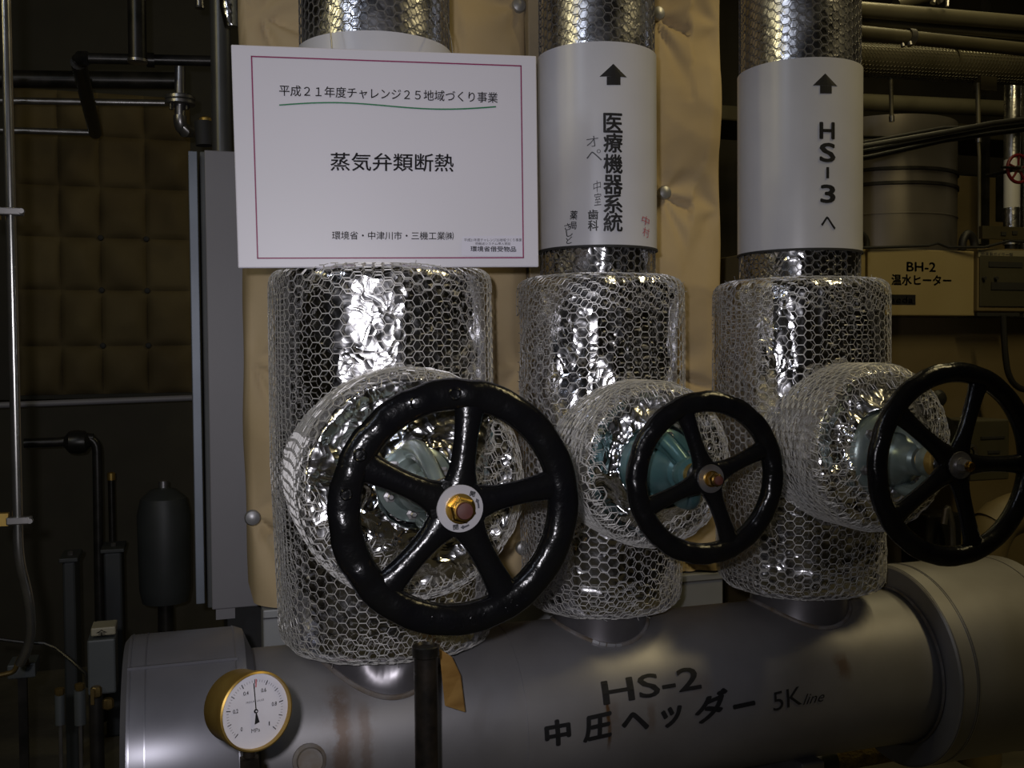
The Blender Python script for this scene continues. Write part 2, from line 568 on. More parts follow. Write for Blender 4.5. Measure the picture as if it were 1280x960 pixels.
# ------------------------------------------------------------------ text
def text_mesh(body, bold=0.0, cell=0.25, shear=0.0):
    c = bpy.data.curves.new('txt', 'FONT')
    c.body = body
    c.size = 1.0
    c.offset = min(bold, 0)
    c.shear = shear
    c.resolution_u = 3
    c.fill_mode = 'FRONT'
    o = bpy.data.objects.new('txt', c)
    COL.objects.link(o)
    me = bpy.data.meshes.new_from_object(o)
    COL.objects.unlink(o)
    bpy.data.objects.remove(o)
    bm = bmesh.new()
    bm.from_mesh(me)
    bpy.data.meshes.remove(me)
    if not bm.verts:
        bm.free()
        return np.zeros((0, 2)), []
    xs = [v.co.x for v in bm.verts]
    ys = [v.co.y for v in bm.verts]
    for lo, hi, ax in ((min(xs), max(xs), 0), (min(ys), max(ys), 1)):
        t = lo + cell
        while t < hi:
            co = [0, 0, 0]; no = [0, 0, 0]
            co[ax] = t; no[ax] = 1
            bmesh.ops.bisect_plane(bm, geom=bm.verts[:] + bm.edges[:] + bm.faces[:], plane_co=co, plane_no=no)
            t += cell
    bm.verts.index_update()
    V = np.array([[v.co.x, v.co.y] for v in bm.verts])
    F = [[v.index for v in f.verts] for f in bm.faces]
    bm.free()
    if bold > 0:
        n = len(V)
        offs = [(-1, 0), (1, 0), (0, -1), (0, 1), (-.7, -.7), (.7, .7), (-.7, .7), (.7, -.7)]
        F = F + [[i + n * (k + 1) for i in f] for k in range(8) for f in F]
        V = np.concatenate([V] + [V + np.array(o_) * bold * 1.3 for o_ in offs])
    V = V - V.min(0)
    return V, F


def put_text(m, body, x0, y0, x1, y1, fn, bold=0.0, rot=0.0, shear=0.0, cell=10.0, keep=False):
    """fits the text into the box x0..x1, y0..y1 of the sheet, fn maps the sheet to the surface"""
    V, F = text_mesh(body, bold, cell, shear)
    if len(V) == 0:
        return
    w, h = V.max(0)
    sx, sy = (x1 - x0) / w, (y1 - y0) / h
    if keep:
        sx = sy = min(sx, sy)
    V = V * [sx, sy]
    c = V.max(0) / 2
    V = V - c
    if rot:
        a = rot
        V = V @ np.array([[math.cos(a), math.sin(a)], [-math.sin(a), math.cos(a)]])
    V = V + [(x0 + x1) / 2, (y0 + y1) / 2]
    m.add([fn(x, y) for x, y in V], F)


# =================================================================== HEADER
HX0, HX1, HY, HZ, HR = -0.12, 1.62, 2.0, 0.742, 0.180
PIPES = [dict(x=0.368, R=0.147), dict(x=0.846, R=0.122), dict(x=1.350, R=0.134)]
hdr = thing('steam_header', 'large grey sheet-clad horizontal header cylinder lettered HS-2 under the three valves', 'pipe', (0, HY, HZ))
m = M().lathe([(HR, 0.05), (HR, 0.62), (HR + .0015, .62), (HR + .0015, 0.93), (HR, .93), (HR, HX1 + .02)], (0, HY, HZ), (1, 0, 0), 96)
mk('shell', m, SHEET, hdr)
# left end cap, with lap edges
RC = 0.226
m = M().lathe([(RC - .012, HX0), (RC, HX0 + .010), (RC, HX0 + .2), (RC - .006, HX0 + .215), (HR, HX0 + .232), (HR, HX0 + .235)], (0, HY, HZ), (1, 0, 0), 96)
cap = mk('end_cap', m, SHEETC, hdr)
for (xx, rr) in ((HX0 + .014, RC + .0012), (HX0 + .04, RC + .0012), (HX0 + .196, RC + .001)):
    mk('seam', M().lathe([(rr - .002, xx - .0012), (rr, xx - .0012), (rr, xx + .0012), (rr - .002, xx + .0012)], (0, HY, HZ), (1, 0, 0), 96, caps=False), SEAM, cap)
a0 = math.radians(62)
m = M().box((HX0 + .01, HY - (RC + .002) * math.cos(a0) - .002, HZ + (RC + .001) * math.sin(a0) - .002), (HX0 + .2, HY - (RC) * math.cos(a0) + .002, HZ + (RC + .002) * math.sin(a0) + .002))
mk('lap_edge', m, SEAM, cap, smooth=False)
# right end: wider flange cover
RF = 0.236
x0 = 1.606
m = M().lathe([(HR + .002, x0 + .002), (RF - .004, x0), (RF, x0 + .003), (RF, x0 + .34), (RF - .01, x0 + .345), (0.05, x0 + .35)], (0, HY, HZ), (1, 0, 0), 96)
cov = mk('flange_cover', m, SHEET, hdr)
for xx in (x0 + .006, x0 + .045, x0 + .05, x0 + .30):
    mk('seam', M().lathe([(RF - .001, xx - .0012), (RF + .0012, xx - .0012), (RF + .0012, xx + .0012), (RF - .001, xx + .0012)], (0, HY, HZ), (1, 0, 0), 96, caps=False), SEAM, cov)
m = M().lathe([(HR + .006, 0), (HR + .008, .006), (HR, .012)], (x0 - .008, HY, HZ), (1, 0, 0), 96, caps=False)
mk('sealant_ring', m, SEAL, hdr)
# supports
for xx in (0.30, 1.30):
    m = M().box((xx - .03, HY - .13, 0), (xx + .03, HY + .13, HZ - HR + .03), .004)
    m.box((xx - .06, HY - .16, 0), (xx + .06, HY + .16, .012))
    mk('support_leg', m, STUB, hdr, smooth=False)


def on_header(X, s, off=0.0022):
    """X along the header, s = arc length up from the front line"""
    a = s / HR
    return (X, HY - (HR + off) * math.cos(a), HZ + (HR + off) * math.sin(a))


def hit_header(px, py, R=HR):
    d = ray(px, py)
    oy, oz = CAM[1] - HY, CAM[2] - HZ
    A = d[1] ** 2 + d[2] ** 2
    Bq = 2 * (oy * d[1] + oz * d[2])
    Cq = oy * oy + oz * oz - R * R
    t = (-Bq - math.sqrt(Bq * Bq - 4 * A * Cq)) / (2 * A)
    p = CAM + d * t
    return p[0], math.atan2(p[2] - HZ, -(p[1] - HY)) * R


def quad_map(c00, c10, c01):
    """sheet coordinates 0..1 from three corners"""
    c00, c10, c01 = map(np.asarray, (c00, c10, c01))
    return lambda u, v: c00 + (c10 - c00) * u + (c01 - c00) * v


def header_text(body, bl, br, tl, bold, cell=0.3, mt=INK, shear=0):
    q = quad_map(hit_header(*bl), hit_header(*br), hit_header(*tl))
    mm = M()
    put_text(mm, body, 0, 0, 1, 1, lambda u, v: on_header(*q(u, v)), bold, cell=cell, shear=shear)
    return mk('lettering', mm, mt, hdr, smooth=False)


header_text('HS-2', (754, 882), (877, 861), (750, 852), 0.012)
# 中圧ヘッダー , one character after another
for ch, bl, br, tl in (('中', (681, 935), (714, 929), (679, 902)), ('圧', (728, 929), (764, 921), (729, 896)), ('ヘ', (776, 916), (811, 911), (776, 892)),
                       ('ッ', (826, 912), (853, 904), (825, 887)), ('ダ', (868, 908), (912, 890), (866, 876)), ('ー', (916, 887), (944, 881), (915, 881))):
    header_text(ch, bl, br, tl, 0.032)
header_text('5K', (966, 889), (1002, 880), (965, 866), 0.0)
header_text('line', (1003, 881), (1030, 876), (1003, 868), 0.0, shear=0.4)

# pipe stubs from the header into the valves
for i, (pp, rs) in enumerate(zip(PIPES, (0.138, 0.098, 0.108))):
    n, mm_ = 72, 10
    V = np.zeros((mm_, n + 1, 3))
    for k in range(n + 1):
        a = 2 * PI * k / n
        for j in range(mm_):
            t = j / (mm_ - 1)
            rr = rs * (1 + .05 * (1 - t) ** 3)
            dent = 0
            if i == 0:
                dent = 0.045 * math.exp(-((a - math.radians(262)) / .20) ** 2) - 0.014 * math.exp(-((a - math.radians(283)) / .16) ** 2)
                dent *= math.sin(PI * min(1, (1 - t) * 1.1 + .15))
            rr -= dent
            x, y = pp['x'] + rr * math.cos(a), HY + rr * math.sin(a)
            zb = HZ + math.sqrt(max(HR * HR - (rr * math.sin(a)) ** 2, 0)) - .004
            V[j, k] = (x, y, zb + (0.99 - zb) * t)
    mk('pipe_stub', M().grid(V), STUB, hdr, ang=60)
    pts = []
    for k in range(n):
        a = 2 * PI * k / n
        rr = rs * 1.05
        pts.append((pp['x'] + rr * math.cos(a), HY + rr * math.sin(a), HZ + math.sqrt(HR * HR - (rr * math.sin(a)) ** 2) + .001))
    mk('sealant_ring', M().sweep(pts, 0.0055, 8, closed=True), SEAL, hdr)
m = M()
for (a, b_) in ((1.33 * PI, 1.37 * PI), (1.375 * PI, 1.41 * PI), (1.42 * PI, 1.47 * PI), (1.475 * PI, 1.51 * PI)):
    pts = []
    for t in np.linspace(a, b_, 5):
        rr = 0.098 * 1.09
        pts.append((PIPES[1]['x'] + rr * math.cos(t), HY + rr * math.sin(t), HZ + math.sqrt(HR * HR - (rr * math.sin(t)) ** 2) + .005))
    m.sweep(pts, .004, 6)
mk('foil_tape_scrap', m, mat('tape', (0.5, 0.5, 0.52), .35, .5), hdr)
# drain plug low on the front
c = on_header(*hit_header(386, 950))
m = M().lathe([(.030, 0), (.030, .012), (.024, .016), (.022, .026)], c, (0, -1, .3), 24)
mk('drain_plug', m, SEAL, hdr)

# =================================================================== VERTICAL PIPES
TOPZ = 2.75
ZC0 = [1.71, 1.717, 1.722]   # collar bottoms
ZC1 = [2.098, 2.128, 2.135]   # collar tops
PLAB = ['foil and mesh wrapped pipe rising behind the large white notice', 'foil wrapped pipe with white sleeve lettered 医療機器系統 downwards',
        'foil wrapped pipe with white sleeve lettered HS-3 at right']
pipes = []
for i, pp in enumerate(PIPES):
    x, R = pp['x'], pp['R']
    T = thing('insulated_pipe', PLAB[i], 'pipe', (x, HY, 1.63), group='vertical steam pipes above the valves')
    pipes.append(T)
    # foil wrap upper + neck
    for (za, zb, nm) in ((ZC1[i] - .02, TOPZ, 'foil_wrap'), (1.62, ZC0[i] + .02, 'foil_neck')):
        nth, nzz = 120, max(12, int((zb - za) / .008))
        th = np.linspace(0, 2 * PI, nth + 1)
        zz = np.linspace(za, zb, nzz)
        TH, ZZ = np.meshgrid(th, zz)
        p = np.stack([np.cos(TH), np.sin(TH), ZZ * 0 + 0], -1) * R
        p[..., 2] = ZZ
        pw = p.copy(); pw[..., 2] *= .35
        h = crumple(pw + i * 3.1, 16, 11 + i, 3) * (.0016 if nm == 'foil_wrap' else .007)
        rr = R - .004 + h
        V = np.stack([x + rr * np.cos(TH), HY + rr * np.sin(TH), ZZ], -1)
        mk(nm, M().grid(V), FOIL_SOFT if nm == 'foil_wrap' else FOIL, T, ang=0)
        mw = M()
        p0, p1, tw = hex_edges(2 * PI * R, zb - za, 0.0195, True)
        fn = lambda q: np.stack([x + (R + .0012) * np.cos(q[:, 0] / R), HY + (R + .0012) * np.sin(q[:, 0] / R), za + q[:, 1]], -1)
        wires(mw, fn(warp2(p0, 3 + i, .0012)), fn(warp2(p1, 3 + i, .0012)), tw, .0010)
        mk('wire_mesh', mw, WIRE_D, T, smooth=False, kind='stuff')
    Rc = R + .005
    m = M().lathe([(Rc - .004, ZC0[i]), (Rc, ZC0[i]), (Rc, ZC1[i]), (Rc - .004, ZC1[i])], (x, HY, 0), (0, 0, 1), 96, caps=False)
    # rolled overlap of the sheet on the left of the sleeve
    sl = mk('sleeve', m, COLLAR, T)
    m = M().lathe([(Rc - .001, ZC0[i] - .003), (Rc + .002, ZC0[i] - .002), (Rc + .002, ZC0[i] + .002), (Rc - .001, ZC0[i] + .003)], (x, HY, 0), (0, 0, 1), 96, caps=False)
    mk('sleeve_edge', m, DARK, sl)


def hit_pipe(i, px, py):
    d = ray(px, py)
    R = PIPES[i]['R'] + .005
    ox, oy = CAM[0] - PIPES[i]['x'], CAM[1] - HY
    A = d[0] ** 2 + d[1] ** 2
    Bq = 2 * (ox * d[0] + oy * d[1])
    Cq = ox * ox + oy * oy - R * R
    disc = max(Bq * Bq - 4 * A * Cq, 0)
    p = CAM + d * ((-Bq - math.sqrt(disc)) / (2 * A))
    return math.atan2(p[1] - HY, p[0] - PIPES[i]['x']) * R, p[2]


def sleeve_text(i, body, px0, py0, px1, py1, bold=0.0, mt=INK, rot=0.0, shear=0.0, cell=.14, name='lettering', lab=None):
    a, b_ = hit_pipe(i, px0, py1), hit_pipe(i, px1, py0)
    R = PIPES[i]['R'] + .0064
    fn = lambda s, z: (PIPES[i]['x'] + R * math.cos(s / (R - .0014)), HY + R * math.sin(s / (R - .0014)), z)
    mm = M()
    put_text(mm, body, a[0], a[1], b_[0], b_[1], fn, bold, rot, shear, cell)
    return mk(name, mm, mt, pipes[i], smooth=False, label=lab)


def sleeve_poly(i, poly, mt, name):
    """flat printed shape given as a strip of quads"""
    R = PIPES[i]['R'] + .0058
    mm = M()
    for q in poly:
        pts = [hit_pipe(i, *c) for c in q]
        nn = 6
        V = np.zeros((2, nn, 3))
        for k in range(nn):
            t = k / (nn - 1)
            for j, (u, w) in enumerate(((pts[0], pts[1]), (pts[3], pts[2]))):
                s, z = u[0] + (w[0] - u[0]) * t, u[1] + (w[1] - u[1]) * t
                V[j, k] = (PIPES[i]['x'] + R * math.cos(s / (R - .0014)), HY + R * math.sin(s / (R - .0014)), z)
        mm.grid(V)
    return mk(name, mm, mt, pipes[i], smooth=False)


sleeve_poly(1, [((767, 80), (767.4, 80), (784, 97), (750, 96)), ((759, 96), (776, 96), (776, 106.5), (759, 106.5))], INK, 'arrow')
for k, ch in enumerate('医療機器系統'):
    y0 = [142, 167, 193, 219, 243, 266][k]
    sleeve_text(1, ch, 754, y0, 778, y0 + 24, 0.018)
sleeve_text(1, 'オ', 733, 170, 748, 184, -.006, INKG, rot=.1)
sleeve_text(1, 'ペ', 733, 187, 752, 202, -.006, INKG, rot=.05)
sleeve_text(1, '中', 741, 226, 752, 240, -.004, INKG, rot=.25, shear=.3)
sleeve_text(1, '室', 742, 241, 752, 257, 0.0, INKG, rot=.1, shear=.2)
sleeve_text(1, '歯', 735, 262, 748, 275, 0.02, INK)
sleeve_text(1, '科', 735, 275, 748, 289, 0.02, INK)
sleeve_text(1, '薬', 713, 263, 722, 275, 0.012, INK, rot=-.1)
sleeve_text(1, '局', 713, 277, 721, 287, 0.01, INK, rot=-.1)
for ch, x_, y_ in (('さ', 706, 279), ('し', 708, 287), ('ど', 708, 296)):
    sleeve_text(1, ch, x_, y_, x_ + 8, y_ + 9, 0.008, INK, rot=.15)
sleeve_text(1, '中', 802, 271, 811, 281, 0.0, RED, rot=-.2, lab='red handwriting')
sleeve_text(1, '村', 803, 285, 811, 296, 0.0, RED, rot=-.2, lab='red handwriting')
sleeve_poly(2, [((1031.8, 92), (1032.2, 92), (1047, 108), (1016.5, 107)), ((1025.5, 107), (1040, 107.5), (1040, 117), (1025.5, 117))], INK, 'arrow')
for ch, y0, y1, x0_, x1_, b_ in (('H', 153, 174, 1024, 1043, .02), ('S', 179, 203, 1024, 1044, .02), ('I', 209, 223, 1032.5, 1036, .0), ('3', 231, 254, 1025, 1044, .02), ('へ', 271, 287, 1026, 1044, .01)):
    sleeve_text(2, ch, x0_, y0, x1_, y1, b_)

# =================================================================== VALVE JACKETS (foil + chicken wire) AND VALVES
VZ = [1.279, 1.284, 1.288]
JK = [dict(x=.372, R=.212, ny=3.0, zt=1.668, zb=.925, dR=.200, dY=1.690, dz=1.272, bev=.030, hole=.070),
      dict(x=.850, R=.168, ny=2.6, zt=1.662, zb=.955, dR=.155, dY=1.715, dz=1.285, bev=.024, hole=.080),
      dict(x=1.352, R=.184, ny=2.6, zt=1.662, zb=.955, dR=.168, dY=1.700, dz=1.300, bev=.024, hole=.085)]
JLAB = ['largest foil valve jacket in chicken wire, below the white notice', 'middle foil valve jacket in chicken wire, narrowest of three',
        'foil valve jacket in chicken wire at right, above header joint']
for i, J in enumerate(JK):
    x, R = J['x'], J['R']
    T = thing('valve_jacket', JLAB[i], 'insulation jacket', (x, HY, J['zb']), group='foil jackets around the three valves')
    pr = PIPES[i]['R'] - .01
    zt, zb = J['zt'], J['zb']
    pts = [(pr, zt - .004)]
    pts += roundcorner((pr, zt), (R, zt), (R, zt - .1), .034, 6)
    pts += [(R * 1.01, (zt + zb) / 2)]
    pts += roundcorner((R * .985, zt - .1), (R * .96, zb), (R * .5, zb + .0), .04, 6)
    pts += [(R * .60, zb + .006)]
    L_, s_, pa = polyprof(pts, 10)

    def body_pt(th, v, off=0.0):
        rz = prof_at(s_, pa, v)
        k = superr(th, J['ny'])
        tt = np.clip((rz[..., 0] - pr) / (R - pr), 0, 1)
        kk = 1 + (k - 1) * tt * .62
        rr = rz[..., 0] * kk + off
        lean = (zt - rz[..., 1]) * (.004 if i == 0 else 0.0)
        return np.stack([x + rr * np.cos(th) + lean, HY + rr * np.sin(th), rz[..., 1] + off * 0 + .0], -1)

    nth, nv = 300, 210
    TH, VV = np.meshgrid(np.linspace(0, 2 * PI, nth + 1), np.linspace(0, L_, nv))

    def relief(th, v):
        q = body_pt(th, v) * np.array([1, 1, .55])
        h_ = crumple(q, 9, 31 + i * 7, 4) * amp * 1.9 + crumple(q, 30, 331 + i, 2) * amp * .7 + waves(q * [1, 1, .5], 26, 5 + i) * .0022
        return h_ * np.clip((L_ - v) / .05, 0, 1) * np.clip(v / .05, 0, 1)
    amp = (.0035, .0070, .0062)[i]
    p = body_pt(TH, VV, -.006 + relief(np.where(TH > 2 * PI - 1e-6, 0, TH), VV))
    foil = mk('foil_jacket', M().grid(p), FOIL, T, ang=0)
    # chicken wire over the body
    mw = M()
    Rm = R * .98
    W = 2 * PI * Rm
    p0, p1, tw = hex_edges(W, L_, .0205, True)

    def fn(pq, off):
        w = warp2(pq, 40 + i, .0022, 16)
        th = w[:, 0] / Rm
        ex = waves(np.stack([np.cos(th), np.sin(th), w[:, 1] * 3], -1), 3.0, 8 + i) * .0022
        # pulled folds near the drum
        vv_ = np.clip(w[:, 1], 0, L_)
        return body_pt(th, vv_, off + ex + np.maximum(relief(th % (2 * PI), vv_) - .006, 0))
    wires(mw, fn(p0, .003), fn(p1, .003), tw)
    # second, slipped layer over the top edge, the sides and the hem
    for (v0, v1, t0, t1, sd) in ((0, .115, 0, 7, 1), (L_ - .13, L_ - .02, 0, 7, 2), (.1, L_ - .1, PI * .88, PI * 1.16, 3), (.1, L_ - .1, PI * 1.80, PI * 2.0, 4)):
        a0_, a1_, tw2 = hex_edges(W, v1 - v0, .0205, True)
        mid = (a0_[:, 0] + a1_[:, 0]) / 2 / Rm
        kk = (mid >= t0) & (mid <= t1)
        sh = np.array([.006 * sd, v0 + .004 * sd])
        f2 = lambda pq: body_pt((pq[:, 0]) / Rm, np.clip(pq[:, 1], 0, L_), .006 + .002 * np.sin(pq[:, 0] * 60))
        wires(mw, f2(warp2(a0_[kk] + sh, 60 + sd, .005, 30)), f2(warp2(a1_[kk] + sh, 60 + sd, .005, 30)), tw2[kk], .0007)
    # loose wire ends along the hem and shoulder
    for k in range(90):
        a = random.uniform(0, 2 * PI)
        v = L_ - random.uniform(.03, .09) if k % 2 else random.uniform(.02, .1)
        b0 = body_pt(np.array([a]), np.array([v]), .004)[0]
        b1 = b0 + np.array([random.uniform(-.012, .012), random.uniform(-.012, .0), random.uniform(-.008, .010)])
        wires(mw, b0[None], b1[None], np.zeros(1), .0006)
    mk('wire_mesh', mw, WIRE, T, smooth=False, kind='stuff')

    # ---- drum round the bonnet
    dR, dY, dz, bev = J['dR'], J['dY'], J['dz'], J['bev']
    pts = [(dR * .99, 1.97)] + roundcorner((dR, 1.9), (dR, dY), (dR * .5, dY), bev, 6)
    pts += [(dR * .80, dY - .002), (dR * .62, dY - .013), (J['hole'], dY - .024), (J['hole'] * .9, dY + .01)]
    L2, s2, pa2 = polyprof(pts, 10)

    def drum_pt(th, v, off=0.0):
        ry = prof_at(s2, pa2, v)
        flat = np.clip((dY + .004 - ry[..., 1]) / .01 + .5, 0, 1)
        rr = ry[..., 0] + off * (1 - flat)
        return np.stack([x + rr * np.cos(th), ry[..., 1] - off * flat, dz + rr * np.sin(th)], -1)
    nth, nv = 280, 170
    TH, VV = np.meshgrid(np.linspace(0, 2 * PI, nth + 1), np.linspace(0, L2, nv))
    p = drum_pt(TH, VV)
    h = crumple(p, 12, 71 + i * 5, 4) + .35 * crumple(p, 38, 171 + i, 2)
    onface = np.clip((VV - (L2 - dR * .75)) / .05, 0, 1)
    p = drum_pt(TH, VV, -.007 - .010 * onface + h * (.0035 + (.0170, .016, .018)[i] * onface))
    mk('drum_foil', M().grid(p), FOIL_DRUM, T, ang=0)
    mw = M()
    W = 2 * PI * dR
    sidelen = 1.97 - dY
    p0, p1, tw = hex_edges(W, sidelen, .0205, True)
    f3 = lambda pq, o=.002: drum_pt(pq[:, 0] / dR, np.clip(pq[:, 1], 0, L2), o)
    wires(mw, f3(warp2(p0, 91 + i, .002, 20)), f3(warp2(p1, 91 + i, .002, 20)), tw, .0009)
    for sd in ((1,) if i == 0 else (1, 2)):
        sh = np.array([.006 * sd, .005 * sd])
        f4 = lambda pq: drum_pt(pq[:, 0] / dR, np.clip(pq[:, 1], 0, L2), .0045 + .001 * sd)
        wires(mw, f4(warp2(p0 + sh, 95 + sd + i, .005, 25)), f4(warp2(p1 + sh, 95 + sd + i, .005, 25)), tw, .0008)
    # wire folded in over the front face, leaving the foil open round the bonnet
    p0, p1, tw = hex_edges(2 * dR, 2 * dR, .0225, False)
    p0 = p0 - dR; p1 = p1 - dR
    p0, p1 = warp2(p0, 120 + i, .003, 22), warp2(p1, 120 + i, .003, 22)
    mid = (p0 + p1) / 2
    rr = np.linalg.norm(mid, axis=1)
    an = np.arctan2(mid[:, 1], mid[:, 0])
    wob = .10 * np.sin(3 * an + i) + .06 * np.sin(7 * an + 2)
    if i == 0:
        inner = dR * (.97 - .42 * np.exp(-((an - .0) / .7) ** 2) - .34 * np.exp(-((an + 2.2) / .8) ** 2) + wob * .5)
    elif i == 1:
        inner = dR * (.72 - .15 * np.cos(an) + wob * .5)
    else:
        inner = dR * (.62 + .1 * np.cos(an - 2) + wob * .5)
    k = (rr < dR * .97) & (rr > inner) & (rr > J['hole'] * .95)
    def f5(pq, o):
        q_ = np.clip((np.linalg.norm(pq, axis=1) - (dR - bev)) / bev, 0, .98)
        return np.stack([x + pq[:, 0] * 1.01, dY - o - .001 + bev * (1 - np.sqrt(1 - q_ ** 2)) - .024 * np.clip((dR * .83 - np.linalg.norm(pq, axis=1)) / (dR * .83 - J['hole']), 0, 1), dz + pq[:, 1] * 1.01], -1)
    wires(mw, f5(p0[k], .004), f5(p1[k], .004), tw[k])
    # tangled torn edge of the wire
    k2 = (rr < dR * .97) & (rr > inner) & (rr < inner + .03)
    for sd in (1, 2):
        j0, j1 = warp2(p0[k2] + .004 * sd, 140 + sd, .006, 40), warp2(p1[k2] + .004 * sd, 140 + sd, .006, 40)
        wires(mw, f5(j0, .007 + .004 * sd), f5(j1, .009 + .004 * sd), tw[k2] * 0, .0007)
    mk('wire_mesh', mw, WIRE, T, smooth=False, kind='stuff')
    # rolled wire along the seam where drum meets jacket
    mw = M()
    for k in range(260):
        a = random.uniform(0, 2 * PI)
        L0 = random.uniform(.03, .09)
        yy = random.uniform(dY + .02, min(HY - R * .55, 1.9))
        pts_ = [(x + (dR + .003 + .003 * random.random()) * math.cos(a + t), yy + .012 * math.sin(5 * t + k), dz + (dR + .003 + .004 * random.random()) * math.sin(a + t)) for t in np.linspace(0, L0 / dR, 4)]
        A_ = np.array(pts_[:-1]); B_ = np.array(pts_[1:])
        wires(mw, A_, B_, np.zeros(3), .0007)
    mk('wire_wraps', mw, WIRE, T, smooth=False, kind='stuff')

# ------------------------------------------------------------------ valves with handwheels
VY = [1.394, 1.527, 1.505]
WH = [dict(R=.187, a=.0235, b=.017, sp=[82, 10, -62, -134, 154], sw=.0215, grips=True),
      dict(R=.150, a=.0185, b=.015, sp=[110, 22, -68, -158], sw=.0165),
      dict(R=.190, a=.0190, b=.015, sp=[70, -2, -74, -146, 142], sw=.018)]
VLAB = ['valve with the largest black five-spoke handwheel and round white name plate', 'valve with the small black four-spoke handwheel, teal yoke behind',
        'valve with black five-spoke handwheel at the right edge']
CAST = [TEALG, TEAL, TEALG]
AX = np.array([0, -1.0, 0])


def face(cx, cy, cz):
    """sheet in the wheel plane: x to the right, y up"""
    return lambda u, v: (cx + u, cy, cz + v)


